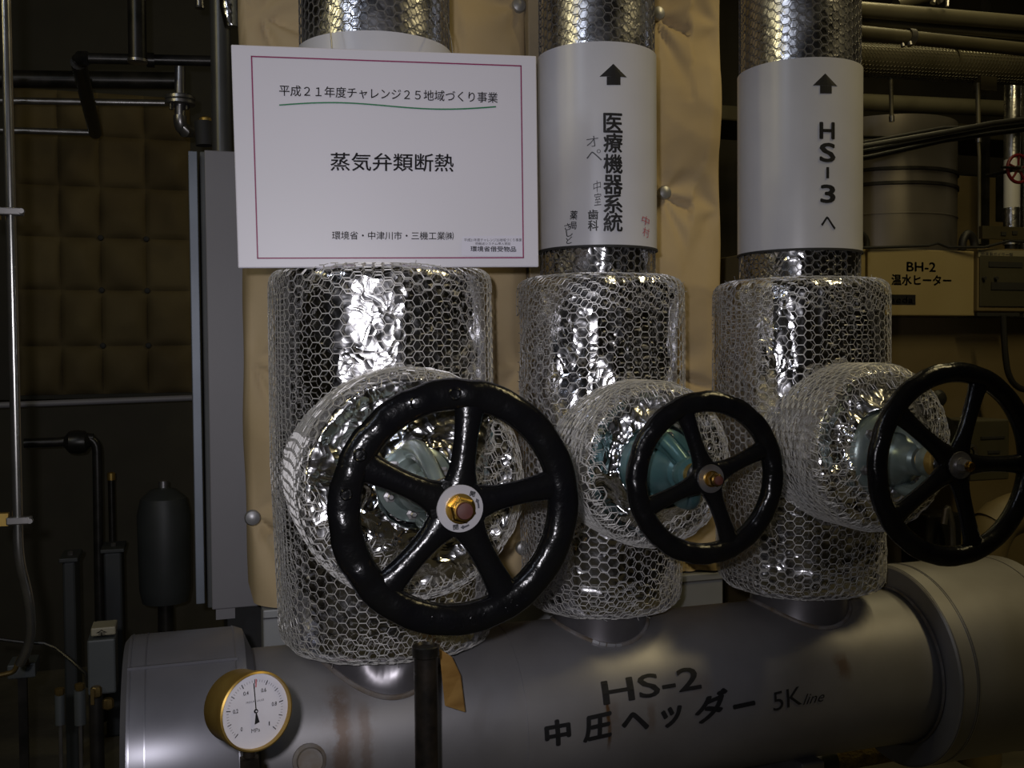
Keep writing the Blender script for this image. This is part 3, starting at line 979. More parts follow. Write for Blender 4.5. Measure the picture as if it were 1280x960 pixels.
for i in range(3):
    x, z, Yw, Yd = PIPES[i]['x'], VZ[i], VY[i], JK[i]['dY']
    w = WH[i]
    T = thing('gate_valve', VLAB[i], 'valve', (x, Yw, z), group='handwheel valves on the header')
    fl = (.066, .074, .088)[i]
    # bonnet: flange, dome and neck, measured from the drum face towards the camera
    y_ = Yd + .008
    m = M().lathe([(fl, 0), (fl, .026), (fl - .006, .032), (fl * .72, .036), (fl * .62, .06), (.042, .078), (.034, .09), (.032, .112), (.026, .118)], (x, y_, z), AX, 40)
    bon = mk('bonnet', m, CAST[i], T)
    nb = 6
    for k in range(nb):
        a = 2 * PI * (k + .35) / nb
        c = np.array([x + math.cos(a) * (fl - .016), y_ - .032, z + math.sin(a) * (fl - .016)])
        mk('bolt', M().lathe([(.011, -.004), (.011, .008), (.006, .0085), (.006, .018), (.004, .02)], c, AX, 6), STEEL, bon, smooth=False)
    # yoke with two arched arms
    ycol = Yw + (.085 if i == 0 else .055)
    ta = math.radians((100, 115, 100)[i])
    for s in (0, PI):
        d = np.array([math.cos(ta + s), 0, math.sin(ta + s)])
        pts_, rs_ = [], []
        for t in np.linspace(0, 1, 12):
            rad = .050 * (1 - t) ** .8 + .012 + .022 * math.sin(PI * t)
            pts_.append(np.array([x, 0, z]) + d * rad + np.array([0, y_ - .045 + (ycol - (y_ - .045)) * t, 0]))
            rs_.append(.016 - .004 * t)
        mk('yoke_arm', M().sweep(pts_, rs_, 12), CAST[i], T)
        # web rib of the arm
        q = [pts_[0] + AX * 0, pts_[4], pts_[8], pts_[11]]
        wv = np.cross(AX, d) * .004
        mm = M()
        prof = [(pts_[k2] - d * .014) for k2 in range(12)]
        V = np.zeros((2, 12, 3))
        for k2 in range(12):
            V[0, k2] = pts_[k2] + d * .004 + wv * (3 if i != 1 else 4)
            V[1, k2] = prof[k2] + wv * (3 if i != 1 else 4)
        V2 = V[::-1].copy(); V2 -= wv * (6 if i != 1 else 8)
        mm.grid(V).grid(V2)
        mk('yoke_rib', mm, CAST[i], T)
    m = M().lathe([(.024, 0), (.030, .003), (.032, .018), (.029, .026), (.022, .028)], (x, ycol + .018, z), AX, 32)
    mk('yoke_collar', m, CAST[i], T)
    if i == 0:
        mk('gland_ring', M().lathe([(.036, 0), (.038, .002), (.038, .010), (.030, .013)], (x, Yw + .052, z), AX, 32), TANW, T, label='tan ring behind the wheel hub')
    br = (.018, .021, .030)[i]
    mk('yoke_bush', M().lathe([(br, 0), (br, .016), (br * .8, .02)], (x, ycol - .008, z), AX, 24), BRASSD, T, label='bronze bush')
    # threaded stem
    prof = []
    sr = (.011, .011, .019)[i]
    hh = 0.0
    span = (y_ - .05) - (Yw - .012)
    while hh < span:
        prof += [(sr, hh), (sr * .88, hh + .0018)]
        hh += .0036
    mk('stem', M().lathe(prof, (x, y_ - .05, z), AX, 20), BRASSD if i == 2 else STEEL, T)
    # handwheel: rim + spokes + hub + plate + nut
    Rm = w['R'] - w['a']
    nr, ns = 168, 18
    V = np.zeros((nr + 1, ns + 1, 3))
    for k in range(nr + 1):
        ph = 2 * PI * k / nr
        if i == 0:
            g = max(0, math.sin(14 * ph)) ** .7 * (1.0 if .45 * PI < ph % (2 * PI) < 1.25 * PI else .45)
        else:
            g = .6 * max(0, math.sin(16 * ph)) ** .8
        for j in range(ns + 1):
            t = 2 * PI * j / ns
            ca, sa = math.cos(t), math.sin(t)
            ra = w['a'] * np.sign(ca) * abs(ca) ** .85
            rb = w['b'] * np.sign(sa) * abs(sa) ** .85
            if ca < 0 and sa > 0:
                rb += 0
            rb += g * .0032 * max(0, sa) * (1 if ca > -.6 else .4)
            rr = Rm + ra - (g * .002 if ca > 0.5 else 0)
            V[k, j] = (x + rr * math.cos(ph), Yw - rb, z + rr * math.sin(ph))
    rim = mk('handwheel', M().grid(V), BLACKP, T, ang=0)
    hubr = (.044, .030, .034)[i]
    mk('hub', M().lathe([(hubr * .6, -.030), (hubr * .8, -.026), (hubr, -.014), (hubr * 1.02, .004), (hubr * .96, .012), (hubr * .8, .014)], (x, Yw, z), AX, 40), BLACKP, rim)
    for a_ in w['sp']:
        a = math.radians(a_)
        d = np.array([math.cos(a), 0, math.sin(a)])
        e = np.array([-math.sin(a), 0, math.cos(a)])
        nn, mmm = 14, 16
        V = np.zeros((nn, mmm + 1, 3))
        for k in range(nn):
            t = k / (nn - 1)
            rad = hubr * .5 + (Rm - w['a'] * .3 - hubr * .5) * t
            sw = w['sw'] * (1.12 - .28 * math.sin(PI * min(1, t * 1.0)) ** 1 + .5 * max(0, t - .88) / .12 * .6 + .25 * max(0, .25 - t) / .25)
            for j in range(mmm + 1):
                tt = 2 * PI * j / mmm
                V[k, j] = np.array([x, Yw, z]) + d * rad + e * sw * math.cos(tt) + AX * (w['b'] * .82 * math.sin(tt) + .003 * (1 - t))
        mk('spoke', M().grid(V), BLACKP, rim, ang=0)
    plr = (.0345, .0245, .0255)[i]
    yp = Yw - .0150
    mk('name_plate', M().lathe([(plr * .97, -.002), (plr, 0), (plr * .985, .0025), (plr * .5, .0028)], (x, yp, z), AX, 48), PLATE if i == 0 else STEEL, rim, label='round pale metal plate')
    nr_ = (.0195, .0125, .0125)[i]
    mk('washer', M().lathe([(nr_ * 1.12, 0), (nr_ * 1.12, .004), (nr_ * .9, .0045)], (x, yp - .002, z), AX, 32), BRASS if i < 2 else STEEL, rim)
    mk('nut', M().lathe([(nr_, 0), (nr_, .012), (nr_ * .86, .015), (nr_ * .62, .0155)], (x, yp - .006, z), AX, 6, ref=(.3, 0, 1)), BRASS if i < 2 else STEEL, rim, smooth=False)
    mk('stem_end', M().lathe([(nr_ * .66, 0), (nr_ * .66, .020), (nr_ * .58, .024), (nr_ * .2, .025)], (x, yp - .006, z), AX, 24), RUSTRED if i < 2 else BRASS, rim, label='red-brown stem end' if i < 2 else None)
    mk('stem_ring', M().lathe([(nr_ * .62, 0), (nr_ * .76, .001), (nr_ * .76, .006), (nr_ * .62, .0065)], (x, yp - .020, z), AX, 24, caps=False), BRASS, rim)
    if i == 0:
        mm = M()
        fy = yp - .0032
        for (ch, an_, s_) in (('開', 48, .0078), ('閉', -105, .0078)):
            a = math.radians(an_)
            cx, cz = .0272 * math.cos(a), .0272 * math.sin(a)
            put_text(mm, ch, cx - s_ / 2, cz - s_ / 2, cx + s_ / 2, cz + s_ / 2, face(x, fy, z), .02, rot=-.3 if an_ > 0 else .1)
        for (t0, t1) in ((-2, 30), (-62, -90)):
            aa = np.radians(np.linspace(t0, t1, 8))
            V = np.zeros((2, 8, 3))
            for k, a in enumerate(aa):
                hw = .0014 if k < 5 else .0030 * (7 - k) / 2
                for j, rr in enumerate((.0272 - hw, .0272 + hw)):
                    V[j, k] = (x + rr * math.cos(a), fy, z + rr * math.sin(a))
            mm.grid(V)
        mk('lettering', mm, INKG, rim, smooth=False)
        mm = M()
        for k, ch in enumerate('JIS10K'):
            a = math.radians(-106 + k * 5.6)
            cx, cz = (Rm + .001) * math.cos(a), (Rm + .001) * math.sin(a)
            put_text(mm, ch, cx - (.0012 if ch in 'I1' else .0052), cz - .0075, cx + (.0012 if ch in 'I1' else .0052), cz + .0075, lambda u, v: (x + u, Yw - w['b'] - .0018, z + v), .0, rot=a + PI / 2)
        for k, ch in enumerate('300'):
            a = math.radians(-66 + k * 5.6)
            cx, cz = (Rm + .001) * math.cos(a), (Rm + .001) * math.sin(a)
            put_text(mm, ch, cx - (.0012 if ch in 'I1' else .0052), cz - .0075, cx + (.0012 if ch in 'I1' else .0052), cz + .0075, lambda u, v: (x + u, Yw - w['b'] - .0018, z + v), .0, rot=a + PI / 2)
        n0 = len(mm.v)
        vv = list(mm.v); ff = list(mm.f)
        mm.v += [(p[0], p[1] + .005, p[2]) for p in vv]
        from collections import Counter
        ed = Counter()
        for f in ff:
            for a_, b_ in zip(f, f[1:] + f[:1]):
                ed[(a_, b_)] += 1
        for (a_, b_) in list(ed):
            if (b_, a_) not in ed:
                mm.f.append((b_, a_, a_ + n0, b_ + n0))
        mk('cast_lettering', mm, BLACKP, rim, smooth=False)
        # cast marks on the upper left of the rim
        for a_, rr in ((92, .010), (112, .010), (150, .010), (170, .009)):
            a = math.radians(a_)
            c = (x + (Rm + .001) * math.cos(a), Yw - w['b'] + .0005, z + (Rm + .001) * math.sin(a))
            mk('cast_mark', M().lathe([(rr * .95, -.004), (rr, .0005), (rr * .8, .003), (rr * .55, .0005)], c, AX, 20, caps=False), BLACKP, rim)

# =================================================================== NOTICE BOARD SIGN
SW, SH = .55, .55 / 1.414 * 1.0065
sc_ = np.array([.3593, 1.8131, 1.8549])
ex, ey, ez = .0352, -.0125, -.1219


def rotm(a):
    X_, Y_, Z_ = a
    cx, sx, cy, sy, cz, sz = math.cos(X_), math.sin(X_), math.cos(Y_), math.sin(Y_), math.cos(Z_), math.sin(Z_)
    return np.array([[cz, -sz, 0], [sz, cz, 0], [0, 0, 1]]) @ np.array([[cy, 0, sy], [0, 1, 0], [-sy, 0, cy]]) @ np.array([[1, 0, 0], [0, cx, -sx], [0, sx, cx]])


RM = rotm((ex, ey, ez))
SX, SN, SZ = RM @ np.array([1, 0, 0]), RM @ np.array([0, -1, 0]), RM @ np.array([0, 0, 1])


def sgn(u, v, off=0.0):
    return sc_ + SX * u + SZ * v + SN * off


T = thing('notice_board', 'large white rectangular notice with maroon border and black Japanese lettering', 'sign', sgn(0, -SH / 2))
m = M().box((-SW / 2, 0, -SH / 2), (SW / 2, .006, SH / 2), .0022).frame(sc_, SX, -SN, SZ)
mk('panel', m, SIGNW, T, smooth=False)
m = M()
bl, brr, bt, bb = -SW / 2 + .0335, SW / 2 - .0285, SH / 2 - .0185, -SH / 2 + .0165
tk = .0024
for (a, b_, c, d) in ((bl, brr, bt - tk, bt), (bl, brr, bb, bb + tk), (bl, bl + tk, bb, bt), (brr - tk, brr, bb, bt)):
    m.add([sgn(a, c, .0006), sgn(b_, c, .0006), sgn(b_, d, .0006), sgn(a, d, .0006)], [(0, 1, 2, 3)])
mk('border', m, MAROON, T, smooth=False)


def hit_sign(px, py):
    d = ray(px, py)
    t = ((sc_ - CAM) @ SN) / (d @ SN)
    p = CAM + d * t - sc_
    return p @ SX, p @ SZ


def sign_text(body, bl_, br_, tl_, bold=0.0, off=.0008, mt=INKS):
    q = quad_map(hit_sign(*bl_), hit_sign(*br_), hit_sign(*tl_))
    mm = M()
    put_text(mm, body, 0, 0, 1, 1, lambda u, v: sgn(*q(u, v), off), bold)
    return mk('lettering', mm, mt, T, smooth=False)


sign_text('平成２１年度チャレンジ２５地域づくり事業', (349, 120), (622, 129), (349, 106), .006)
sign_text('蒸気弁類断熱', (413, 213.5), (567, 215), (413, 190.5), .008)
sign_text('環境省・中津川市・三機工業㈱', (415, 299.5), (567, 300), (415, 289), .006)
# green wave rule
V = np.zeros((2, 40, 3))
for k in range(40):
    t = k / 39
    px = 349 + 271 * t
    py = 131.5 + 2.0 * t - 3.6 * math.sin(2 * PI * t) * (1.0)
    for j, dd in enumerate((-.9, .9)):
        u, v = hit_sign(px, py + dd)
        V[j, k] = sgn(u, v, .0008)
mk('green_rule', M().grid(V), GREEN, T, smooth=False)
c = [hit_sign(*q_) for q_ in ((577, 319.5), (653, 320.5), (652.5, 294.5), (578, 295.5))]
mk('sticker', M().add([sgn(*q_, .0010) for q_ in c], [(0, 1, 2, 3)]), STICK, T, smooth=False)
sign_text('平成21年度チャレンジ25地域づくり事業', (580, 302), (652, 302), (580, 298), 0, .0014)
sign_text('熱輸送システム導入実証', (594, 306.3), (638, 306.3), (594, 302.8), 0, .0014)
sign_text('環境省借受物品', (588, 314.5), (645, 315), (588, 307.5), .012, .0014)
# two hanging wires at the back up to the pipe
for u in (-.1, .12):
    a = sgn(u, SH / 2 - .01, -.007)
    mk('hanging_wire', M().sweep([a, a + np.array([.0, .015, .04]), np.array([a[0], 1.86, a[2] + .10])], .001, 6), STEEL, T)

# =================================================================== QUILTED TANK BEHIND
TY = 2.42
TX0, TX1 = 0.142, 1.395
T = thing('insulated_tank', 'tall tank behind the pipes in tan quilted canvas jacket with steel buttons', 'tank', ((TX0 + TX1) / 2, TY + .3, 0))
Bt = [P(825, 15, TY), P(650, 5, TY), P(833, 240, TY), P(655, 686, TY), P(327, 8, TY), P(316, 648, TY), P(905, 28, TY), P(905, 262, TY)]
dxb, dzb = .35, .435
for c_ in (P(842, 462, TY), P(652, 232, TY), P(653, 460, TY), P(490, 5, TY), P(488, 230, TY), P(487, 460, TY), P(486, 690, TY), P(850, 690, TY), P(318, 240, TY), P(317, 450, TY)):
    Bt.append(c_)
Bxz = np.array([[b_[0], b_[2]] for b_ in Bt])


def canvas(xa, xb, za, zb, name, edge_r, edge_l):
    nx, nz_ = int((xb - xa) / .0075), int((zb - za) / .0085)
    X, Z = np.meshgrid(np.linspace(xa, xb, nx), np.linspace(za, zb, nz_))
    pz = np.stack([X, Z * 0, Z], -1)
    d = np.stack([np.hypot(X - b_[0], (Z - b_[1])) for b_ in Bxz], -1)
    near = d.argmin(-1)
    dm = d.min(-1)
    bx, bz = Bxz[near][..., 0], Bxz[near][..., 1]
    an = np.arctan2(Z - bz, X - bx)
    puff = .040 * (1 - np.exp(-(dm / .13) ** 2))
    wr = np.sin(an * 5 + near * 1.7 + 1.2 * waves(pz, 9, 210)) * np.exp(-(dm / .17) ** 1.2) * np.clip(dm / .05, 0, 1) * .0085
    wr -= .026 * np.exp(-((an + .42 + .3 * (near % 2)) / .12) ** 2) * np.exp(-dm / .16) * np.clip(dm / .03, 0, 1)
    wr -= .020 * np.exp(-((an + 1.2) / .14) ** 2) * np.exp(-dm / .2) * np.clip(dm / .03, 0, 1)
    fold = crumple(pz, 5.5, 222, 3) * .014 + crumple(pz * [1, 1, 2.0], 14, 229, 2) * .0025
    H = puff + wr + fold
    ed = np.minimum(X - xa, xb - X)
    H = H * np.clip(ed / .05, .0, 1) ** .5
    if edge_l:
        H = H - .045 * np.clip(1 - (X - xa) / .16, 0, 1) ** 2
    wav = waves(pz * [0, 0, 1.0], 16, 240) * .0032
    Xo = X + np.where(X > (xa + xb) / 2, wav * np.clip((X - xa) / (xb - xa) * 4 - 3, 0, 1) * edge_r, wav * np.clip(1 - (X - xa) / .08, 0, 1) * edge_l)
    V = np.stack([Xo, TY + .02 - H, Z], -1)
    # turned edges
    Lc, Rc_ = V[:, :1].copy(), V[:, -1:].copy()
    Lc[..., 1] = TY + .30; Rc_[..., 1] = TY + .30
    V = np.concatenate([Lc, V, Rc_], 1)
    return mk(name, M().grid(V), CANVAS, T, ang=0), H


xs = float(P(667, 60, TY)[0])
canvas(TX0, xs - .016, .90, 3.0, 'canvas_panel', 0, 1)
canvas(xs + .016, TX1, .90, 3.0, 'canvas_panel', 1, 0)
mk('joint_strip', M().box((xs - .018, TY - .012, .9), (xs + .018, TY + .02, 3.0), .003), mat('joint_tape', (0.30, 0.25, 0.18), .6), T, smooth=False)
for b_ in Bt[:4] + Bt[5:6]:
    c = np.array([b_[0], TY + .012, b_[2]])
    mk('button', M().lathe([(.0185, -.004), (.019, .003), (.016, .008), (.009, .011), (.002, .012)], c, AX, 28), BUTTON, T)
mk('tank_body', M().box((TX0 + .05, TY + .12, 0.0), (TX1 - .03, TY + .55, 3.0), .01), SKIRT, T, smooth=False)
mk('skirt', M().box((TX0 + .02, TY + .005, .30), (TX1 - .0, TY + .08, .895), .004), SKIRT, T, smooth=False, label='plain grey sheet below the canvas')
for zz in (.875, .79):
    mk('seam', M().box((TX0 + .02, TY + .002, zz - .0015), (TX1, TY + .006, zz + .0015)), SEAMD, T, smooth=False)

# grey duct box between header and tank seen right of the middle valve (cable tray) ----------------
# =================================================================== POST, TAG, GAUGE
p = P(532, 806, 1.60)
T = thing('pipe_post', 'short dark vertical pipe standing below the largest handwheel', 'post', (p[0], p[1], 0))
mk('tube', M().lathe([(.0195, 0), (.0195, p[2] - .02), (.022, p[2] - .018), (.0225, p[2] - .002), (.019, p[2]), (.016, p[2] - .004)], (p[0], p[1], 0), (0, 0, 1), 28), POST, T)
mk('foot_plate', M().box((p[0] - .05, p[1] - .05, 0), (p[0] + .05, p[1] + .05, .01), .002), POST, T, smooth=False)
q = P(566, 850, 1.79)
m = M()
pl = [P(549, 812, 1.765), P(556, 882, 1.775), P(581, 890, 1.785), P(575, 845, 1.785), P(564, 822, 1.775)]
n = len(pl)
m.add(pl + [np.asarray(a) + np.array([.0025, .003, 0]) for a in pl], [tuple(range(n)), tuple(range(2 * n - 1, n - 1, -1))] + [(k, k + n, (k + 1) % n + n, (k + 1) % n) for k in range(n)])
mk('hanging_tag', m, WOOD, smooth=False, label='curved tan tag hanging from the wire behind the dark post', cat='tag', loc=pl[0])

gd = 1.30
gc = CAM + ray(320, 889) * gd
vn = nz(-ray(317, 889))
gn = nz(vn + .60 * (RT * .93 - UP * .30))
gx = nz(np.cross(np.array([0, 0, 1.0]), gn))
gx = gx if gx @ RT > 0 else -gx
gu = nz(np.cross(gn, gx))
gu = gu if gu[2] > 0 else -gu
rl = math.radians(-3)
gx, gu = gx * math.cos(rl) + gu * math.sin(rl), gu * math.cos(rl) - gx * math.sin(rl)
T = thing('pressure_gauge', 'round brass pressure gauge with white dial in front of the header', 'gauge', gc - gn * .02 - np.array([0, 0, .05]))
GR = .0512
mk('case', M().lathe([(GR * .55, -.059), (GR * .88, -.058), (GR * .93, -.053), (GR * .93, -.010), (GR * .99, -.008), (GR, -.002), (GR * .985, .003), (GR * .94, .0045), (GR * .925, .001), (GR * .92, -.004)], gc, gn, 64, caps=False), BRASSD, T)
mk('case_back', M().lathe([(GR * .56, -.0595), (GR * .56, -.058)], gc, gn, 48), BRASSD, T)
mk('dial', M().lathe([(GR * .925, -.0045), (GR * .925, -.003)], gc, gn, 64), DIAL, T)
dz_ = -.0020


def g(u, v, off=dz_):
    return gc + gx * u + gu * v + gn * off


def gquad(mm, a, r0, r1, hw, off=dz_):
    ca, sa = math.cos(a), math.sin(a)
    mm.add([g(r0 * ca - hw * sa * -1, r0 * sa - hw * ca, off), g(r1 * ca + hw * sa, r1 * sa - hw * ca, off), g(r1 * ca - hw * sa, r1 * sa + hw * ca, off), g(r0 * ca - hw * sa, r0 * sa + hw * ca, off)], [(0, 1, 2, 3)])


mm = M()
for k in range(51):
    a = math.radians(225 - 270 * k / 50)
    if k % 10 == 0:
        gquad(mm, a, .0345, .0405, .0006)
    elif k % 5 == 0:
        gquad(mm, a, .0350, .0405, .0005)
    else:
        gquad(mm, a, .0368, .0395, .00022)
for k in range(0, 101, 2):
    a = math.radians(225 - 270 * k / 100)
    gquad(mm, a, .0335 + .003, .0375, .00015)
for k, s_ in enumerate(('0', '0.2', '0.4', '0.6', '0.8', '1')):
    a = math.radians(225 - 54 * k)
    cx, cz = .0275 * math.cos(a), .0275 * math.sin(a)
    ww = .0036 if len(s_) > 1 else (.0014 if s_ == '0' else .0007)
    put_text(mm, s_, cx - ww, cz - .0026, cx + ww, cz + .0026, lambda u, v: g(u, v), .012)
put_text(mm, 'MPa', -.006, -.027, .006, -.022, lambda u, v: g(u, v), .0)
mk('scale', mm, INK, T, smooth=False, kind='stuff')
mm = M()
put_text(mm, 'PRESSURE GAUGE', -.0125, .0112, .0125, .0135, lambda u, v: g(u, v), .0)
mk('lettering', mm, INKG, T, smooth=False)
mm = M()
gquad(mm, math.radians(87), .030, .0405, .0008)
mk('red_mark', mm, RED, T, smooth=False)
mm = M()
a = math.radians(94)
gquad(mm, a, -.003, .036, .0007, .0005)
ca, sa = math.cos(a), math.sin(a)
mm.add([g(-.003 * ca - .001, -.003 * sa, .0005), g(.001, -.003, .0005), g(.0045, -.0145, .0005), g(-.0025, -.0165, .0005)], [(0, 3, 2, 1)])
mm.lathe([(.0028, 0), (.0028, .001)], g(0, 0, -.0005), gn, 20)
mk('needle', mm, INK, T, smooth=False)
mk('needle_pin', M().lathe([(.0011, 0), (.0011, .0004)], g(0, 0, .0010), gn, 14), DIAL, T)
st = gc - gn * .022 - np.array([0, 0, 1.0]) * GR * .92
m = M().lathe([(.010, 0), (.012, .004), (.012, .010), (.008, .012), (.008, .02)], st + np.array([0, 0, .004]), (0, 0, -1), 20)
m.lathe([(.0135, .018), (.0135, .034), (.009, .036), (.009, .06)], st, (0, 0, -1), 6)
mk('stem', m, POST, T)
hp = on_header(st[0] + .03, -.12)
mk('siphon_pipe', M().sweep([st + np.array([0, 0, -.05]), (st[0], st[1], st[2] - .14), (st[0] + .03, 1.5, st[2] - .17), (hp[0], hp[1] + .01, hp[2])], .008, 12, bend=.03), POST, T)

# =================================================================== LEFT SIDE: CABINET, PIPES, WALL PADS
T = thing('equipment_cabinet', 'tall flat grey metal cabinet left of the quilted tank', 'cabinet', (.3, 3.15, 0))
z0_, z1_ = P(258, 763, 3.0)[2], P(250, 187, 3.0)[2]
xl = P(259, 400, 3.0)[0]
mk('front_panel', M().box((xl, 3.0, z0_), (.62, 3.02, z1_), .003), CABG, T, smooth=False)
mk('body', M().box((xl - .012, 3.025, z0_ - .0), (.62, 3.4, z1_), .003), mat('cab_dark', (.10, .105, .10), .6), T, smooth=False)
mk('edge_post', M().box((P(239, 400, 3.0)[0], 3.0, z0_ + .02), (P(250, 400, 3.0)[0], 3.3, z1_ - .005), .002), CABL, T, smooth=False)
mk('plinth', M().box((.1, 3.05, .0), (.55, 3.35, z0_), .003), DARK, T, smooth=False)
mk('bottom_lip', M().box((P(270, 770, 3.0)[0], 3.0, z0_ - .03), (P(294, 770, 3.0)[0], 3.03, z0_)), CABG, T, smooth=False)

a, b_ = P(278, 186, 3.15), P(278, 0, 3.15)
mk('vertical_pipe', M().lathe([(.030, 0), (.030, 1.2)], (a[0], 3.15, z1_), (0, 0, 1), 24), mat('pipe_grey', (.11, .11, .105), .35, .5), label='dull grey upright pipe above the cabinet, beside the notice', cat='pipe', loc=(a[0], 3.15, z1_))


def pipe_thing(name, label, parts, cat='pipe', group=None):
    """parts: (part name, M, material)"""
    loc = parts[0][1].v[0]
    T_ = thing(name, label, cat, loc, group)
    for nm, mm_, mt in parts:
        mk(nm, mm_, mt, T_)
    return T_


yy = 3.4
pipe_thing('foil_bundle', 'crumpled dark foil wrapped pipe end at the top, left of the quilted tank', [('foil_wrap', M().sweep([P(284, -60, 2.9), P(286, 10, 2.9), P(289, 34, 2.9)], [.024, .024, .018], 16), FOIL)], cat='pipe')
pipe_thing('hanging_pipe_end', 'short bright pipe end poking down at the top edge, by the rod hanger', [('pipe', M().tube(P(248, -60, yy), P(249.5, 8, yy), .014, 14), GALV), ('rim', M().lathe([(.015, 0), (.016, .006), (.012, .007)], P(249.5, 8, yy), (0, 0, -1), 16), GALV)], cat='pipe')
pipe_thing('branch_pipe', 'dark horizontal pipe with elbow ending left, level with the notice top', [
    ('pipe', M().sweep([P(96, 74, yy + .3), P(103, 72.5, yy + .1), P(112, 73, yy), P(300, 77, yy)], .0165, 14), IRON),
    ('coupling', M().tube(P(183, 75, yy), P(193, 75.5, yy), .023, 16), IRON),
    ('coupling', M().tube(P(100, 73, yy + .02), P(108, 73, yy), .022, 16), IRON)])
pipe_thing('drop_pipe', 'grey vertical pipe with open flange coming down from ceiling', [
    ('pipe', M().tube(P(170, -60, yy - .1), P(172, 74, yy - .1), .027, 20), IRON),
    ('flange_ring', M().lathe([(.027, 0), (.030, .002), (.030, .010), (.026, .011)], P(172, 74, yy - .1), (0, 0, -1), 24), GALV)])
pipe_thing('brace_pipe', 'slanting dark pipe between the left horizontal pipes', [('pipe', M().tube(P(98, 78, 3.7), P(119, 166, 4.5), .026, 14), IRON)])
pipe_thing('flanged_pipe', 'bright vertical pipe with bolted flange and elbow left of the cabinet', [
    ('pipe', M().sweep([P(225, 84, yy), P(225, 155, yy), P(230, 165, yy), P(244, 166, yy + .15)], .0165, 16), GALV),
    ('flange', M().lathe([(.044, 0), (.047, .003), (.047, .012), (.044, .014)], P(225, 120, yy), (0, 0, -1), 28), GALV),
    ('flange', M().lathe([(.044, 0), (.047, .003), (.047, .012), (.044, .014)], P(225, 126, yy), (0, 0, -1), 28), GALV),
    ('bolt', M().tube(P(214, 117, yy - .02), P(214, 137, yy - .02), .006, 8), IRON),
    ('bolt', M().tube(P(234, 117, yy - .02), P(234, 137, yy - .02), .006, 8), IRON),
    ('elbow', M().sweep([P(225, 145, yy), P(225, 160, yy), P(236, 164, yy + .05)], .021, 14, bend=.03), GALV)])
pipe_thing('hanger', 'thin rod hanger clamped round the dark horizontal pipe', [
    ('rod', M().tube(P(268, -40, yy - .05), P(270, 38, yy - .05), .004, 8), BRASSD),
    ('turnbuckle', M().box(P(266, 50, yy - .06), P(276, 46, yy - .03), .001), GALV),
    ('clamp_strap', M().sweep([P(266, 50, yy - .05), P(267, 74, yy - .05), P(278, 93, yy - .05), P(281, 92, yy - .05), P(279, 74, yy - .05), P(276, 50, yy - .05)], .004, 8), GALV),
    ('nut', M().lathe([(.009, 0), (.009, .014)], P(270, 40, yy - .05), (0, 0, -1), 6), BRASS)], cat='hanger')
pipe_thing('small_valve', 'small brass knob beside the elbow, left of the notice', [
    ('knob', M().lathe([(.010, 0), (.02, .006), (.02, .03), (.012, .036)], P(257, 146, yy - .05), (0, 0, -1), 12), BRASSD),
    ('body', M().tube(P(254, 152, yy - .05), P(256, 182, yy - .05), .028, 14), DARK)], cat='valve')
for (nm, lab, a, b_, r, mt) in (
        ('wall_pipe', 'thick dark pipe running level, highest of three at far left', P(-60, 98, 4.6), P(222, 101, 4.6), .036, IRON),
        ('wall_pipe', 'thin pipe with a bright edge meeting the flange at left', P(-60, 125, 4.5), P(214, 129, 4.5), .014, GALV),
        ('wall_pipe', 'lowest thin level pipe, ending at the slanting brace', P(-60, 161, 4.5), P(118, 166, 4.5), .013, GALV),
        ('wall_pipe', 'pale narrow rail across the wall under the quilted pads', P(-40, 508, 4.6), P(246, 497, 4.6), .013, CABG)):
    T_ = thing(nm, lab, 'pipe', a)
    mk('pipe', M().tube(a, b_, r, 14), mt, T_)

# conduit at far left
pp_ = P(14, 300, 2.1)
T = thing('bright_conduit', 'shiny vertical conduit at the far left edge with two clamps', 'conduit', (pp_[0], pp_[1], 0))
m = M().sweep([(pp_[0], pp_[1], 2.9), (pp_[0], pp_[1], P(22, 700, 2.1)[2]), P(36, 745, 2.12), P(40, 800, 2.14), P(25, 830, 2.16)], .0095, 18, bend=.04)
mk('tube', m, CHROME, T)
mk('tube', M().sweep([P(8, -30, 2.16), P(9, 200, 2.16)], .006, 10), CHROME, T)
for py in (265, 650):
    c = P(14 + (py - 265) * .028, py, 2.1)
    mk('clamp', M().box((c[0] - .022, c[1] - .014, c[2] - .007), (c[0] + .022, c[1] + .004, c[2] + .007), .002), GALV, T, smooth=False)
    mk('clamp_screw', M().lathe([(.006, 0), (.005, .008)], (c[0] + .02, c[1] - .014, c[2]), AX, 10), GALV, T)
    mk('channel', M().box((c[0] - .05, c[1] + .012, c[2] - .012), (c[0] - .022, c[1] + .03, c[2] + .012)), BRASSD, T, smooth=False)

# quilted pads on the far wall
PADY = 5.2
xs_ = [P(q_, 300, PADY)[0] for q_ in (20, 75, 126, 183, 240)]
zs_ = [P(150, q_, PADY)[2] for q_ in (118, 172, 235, 298, 363, 432, 492)]
T = thing('quilted_wall_padding', 'dark tan quilted insulation pads on the far left wall', 'padding', ((xs_[0] + xs_[-1]) / 2, PADY + .1, 0))
proto = None
for ix in range(4):
    for iz in range(6):
        xa, xb, zb_, za_ = xs_[ix], xs_[ix + 1], zs_[iz], zs_[iz + 1]
        u, v = np.meshgrid(np.linspace(0, 1, 16), np.linspace(0, 1, 16))
        pq = np.stack([xa + (xb - xa) * u, u * 0, za_ + (zb_ - za_) * v], -1)
        hh = .045 * (np.sin(PI * u) * np.sin(PI * v)) ** .45 + crumple(pq, 4.5, 300 + ix, 3) * .035 * np.sin(PI * u) * np.sin(PI * v)
        V = np.stack([pq[..., 0], PADY - hh, pq[..., 2]], -1)
        mk('pad', M().grid(V), CANVASD, T, ang=0)
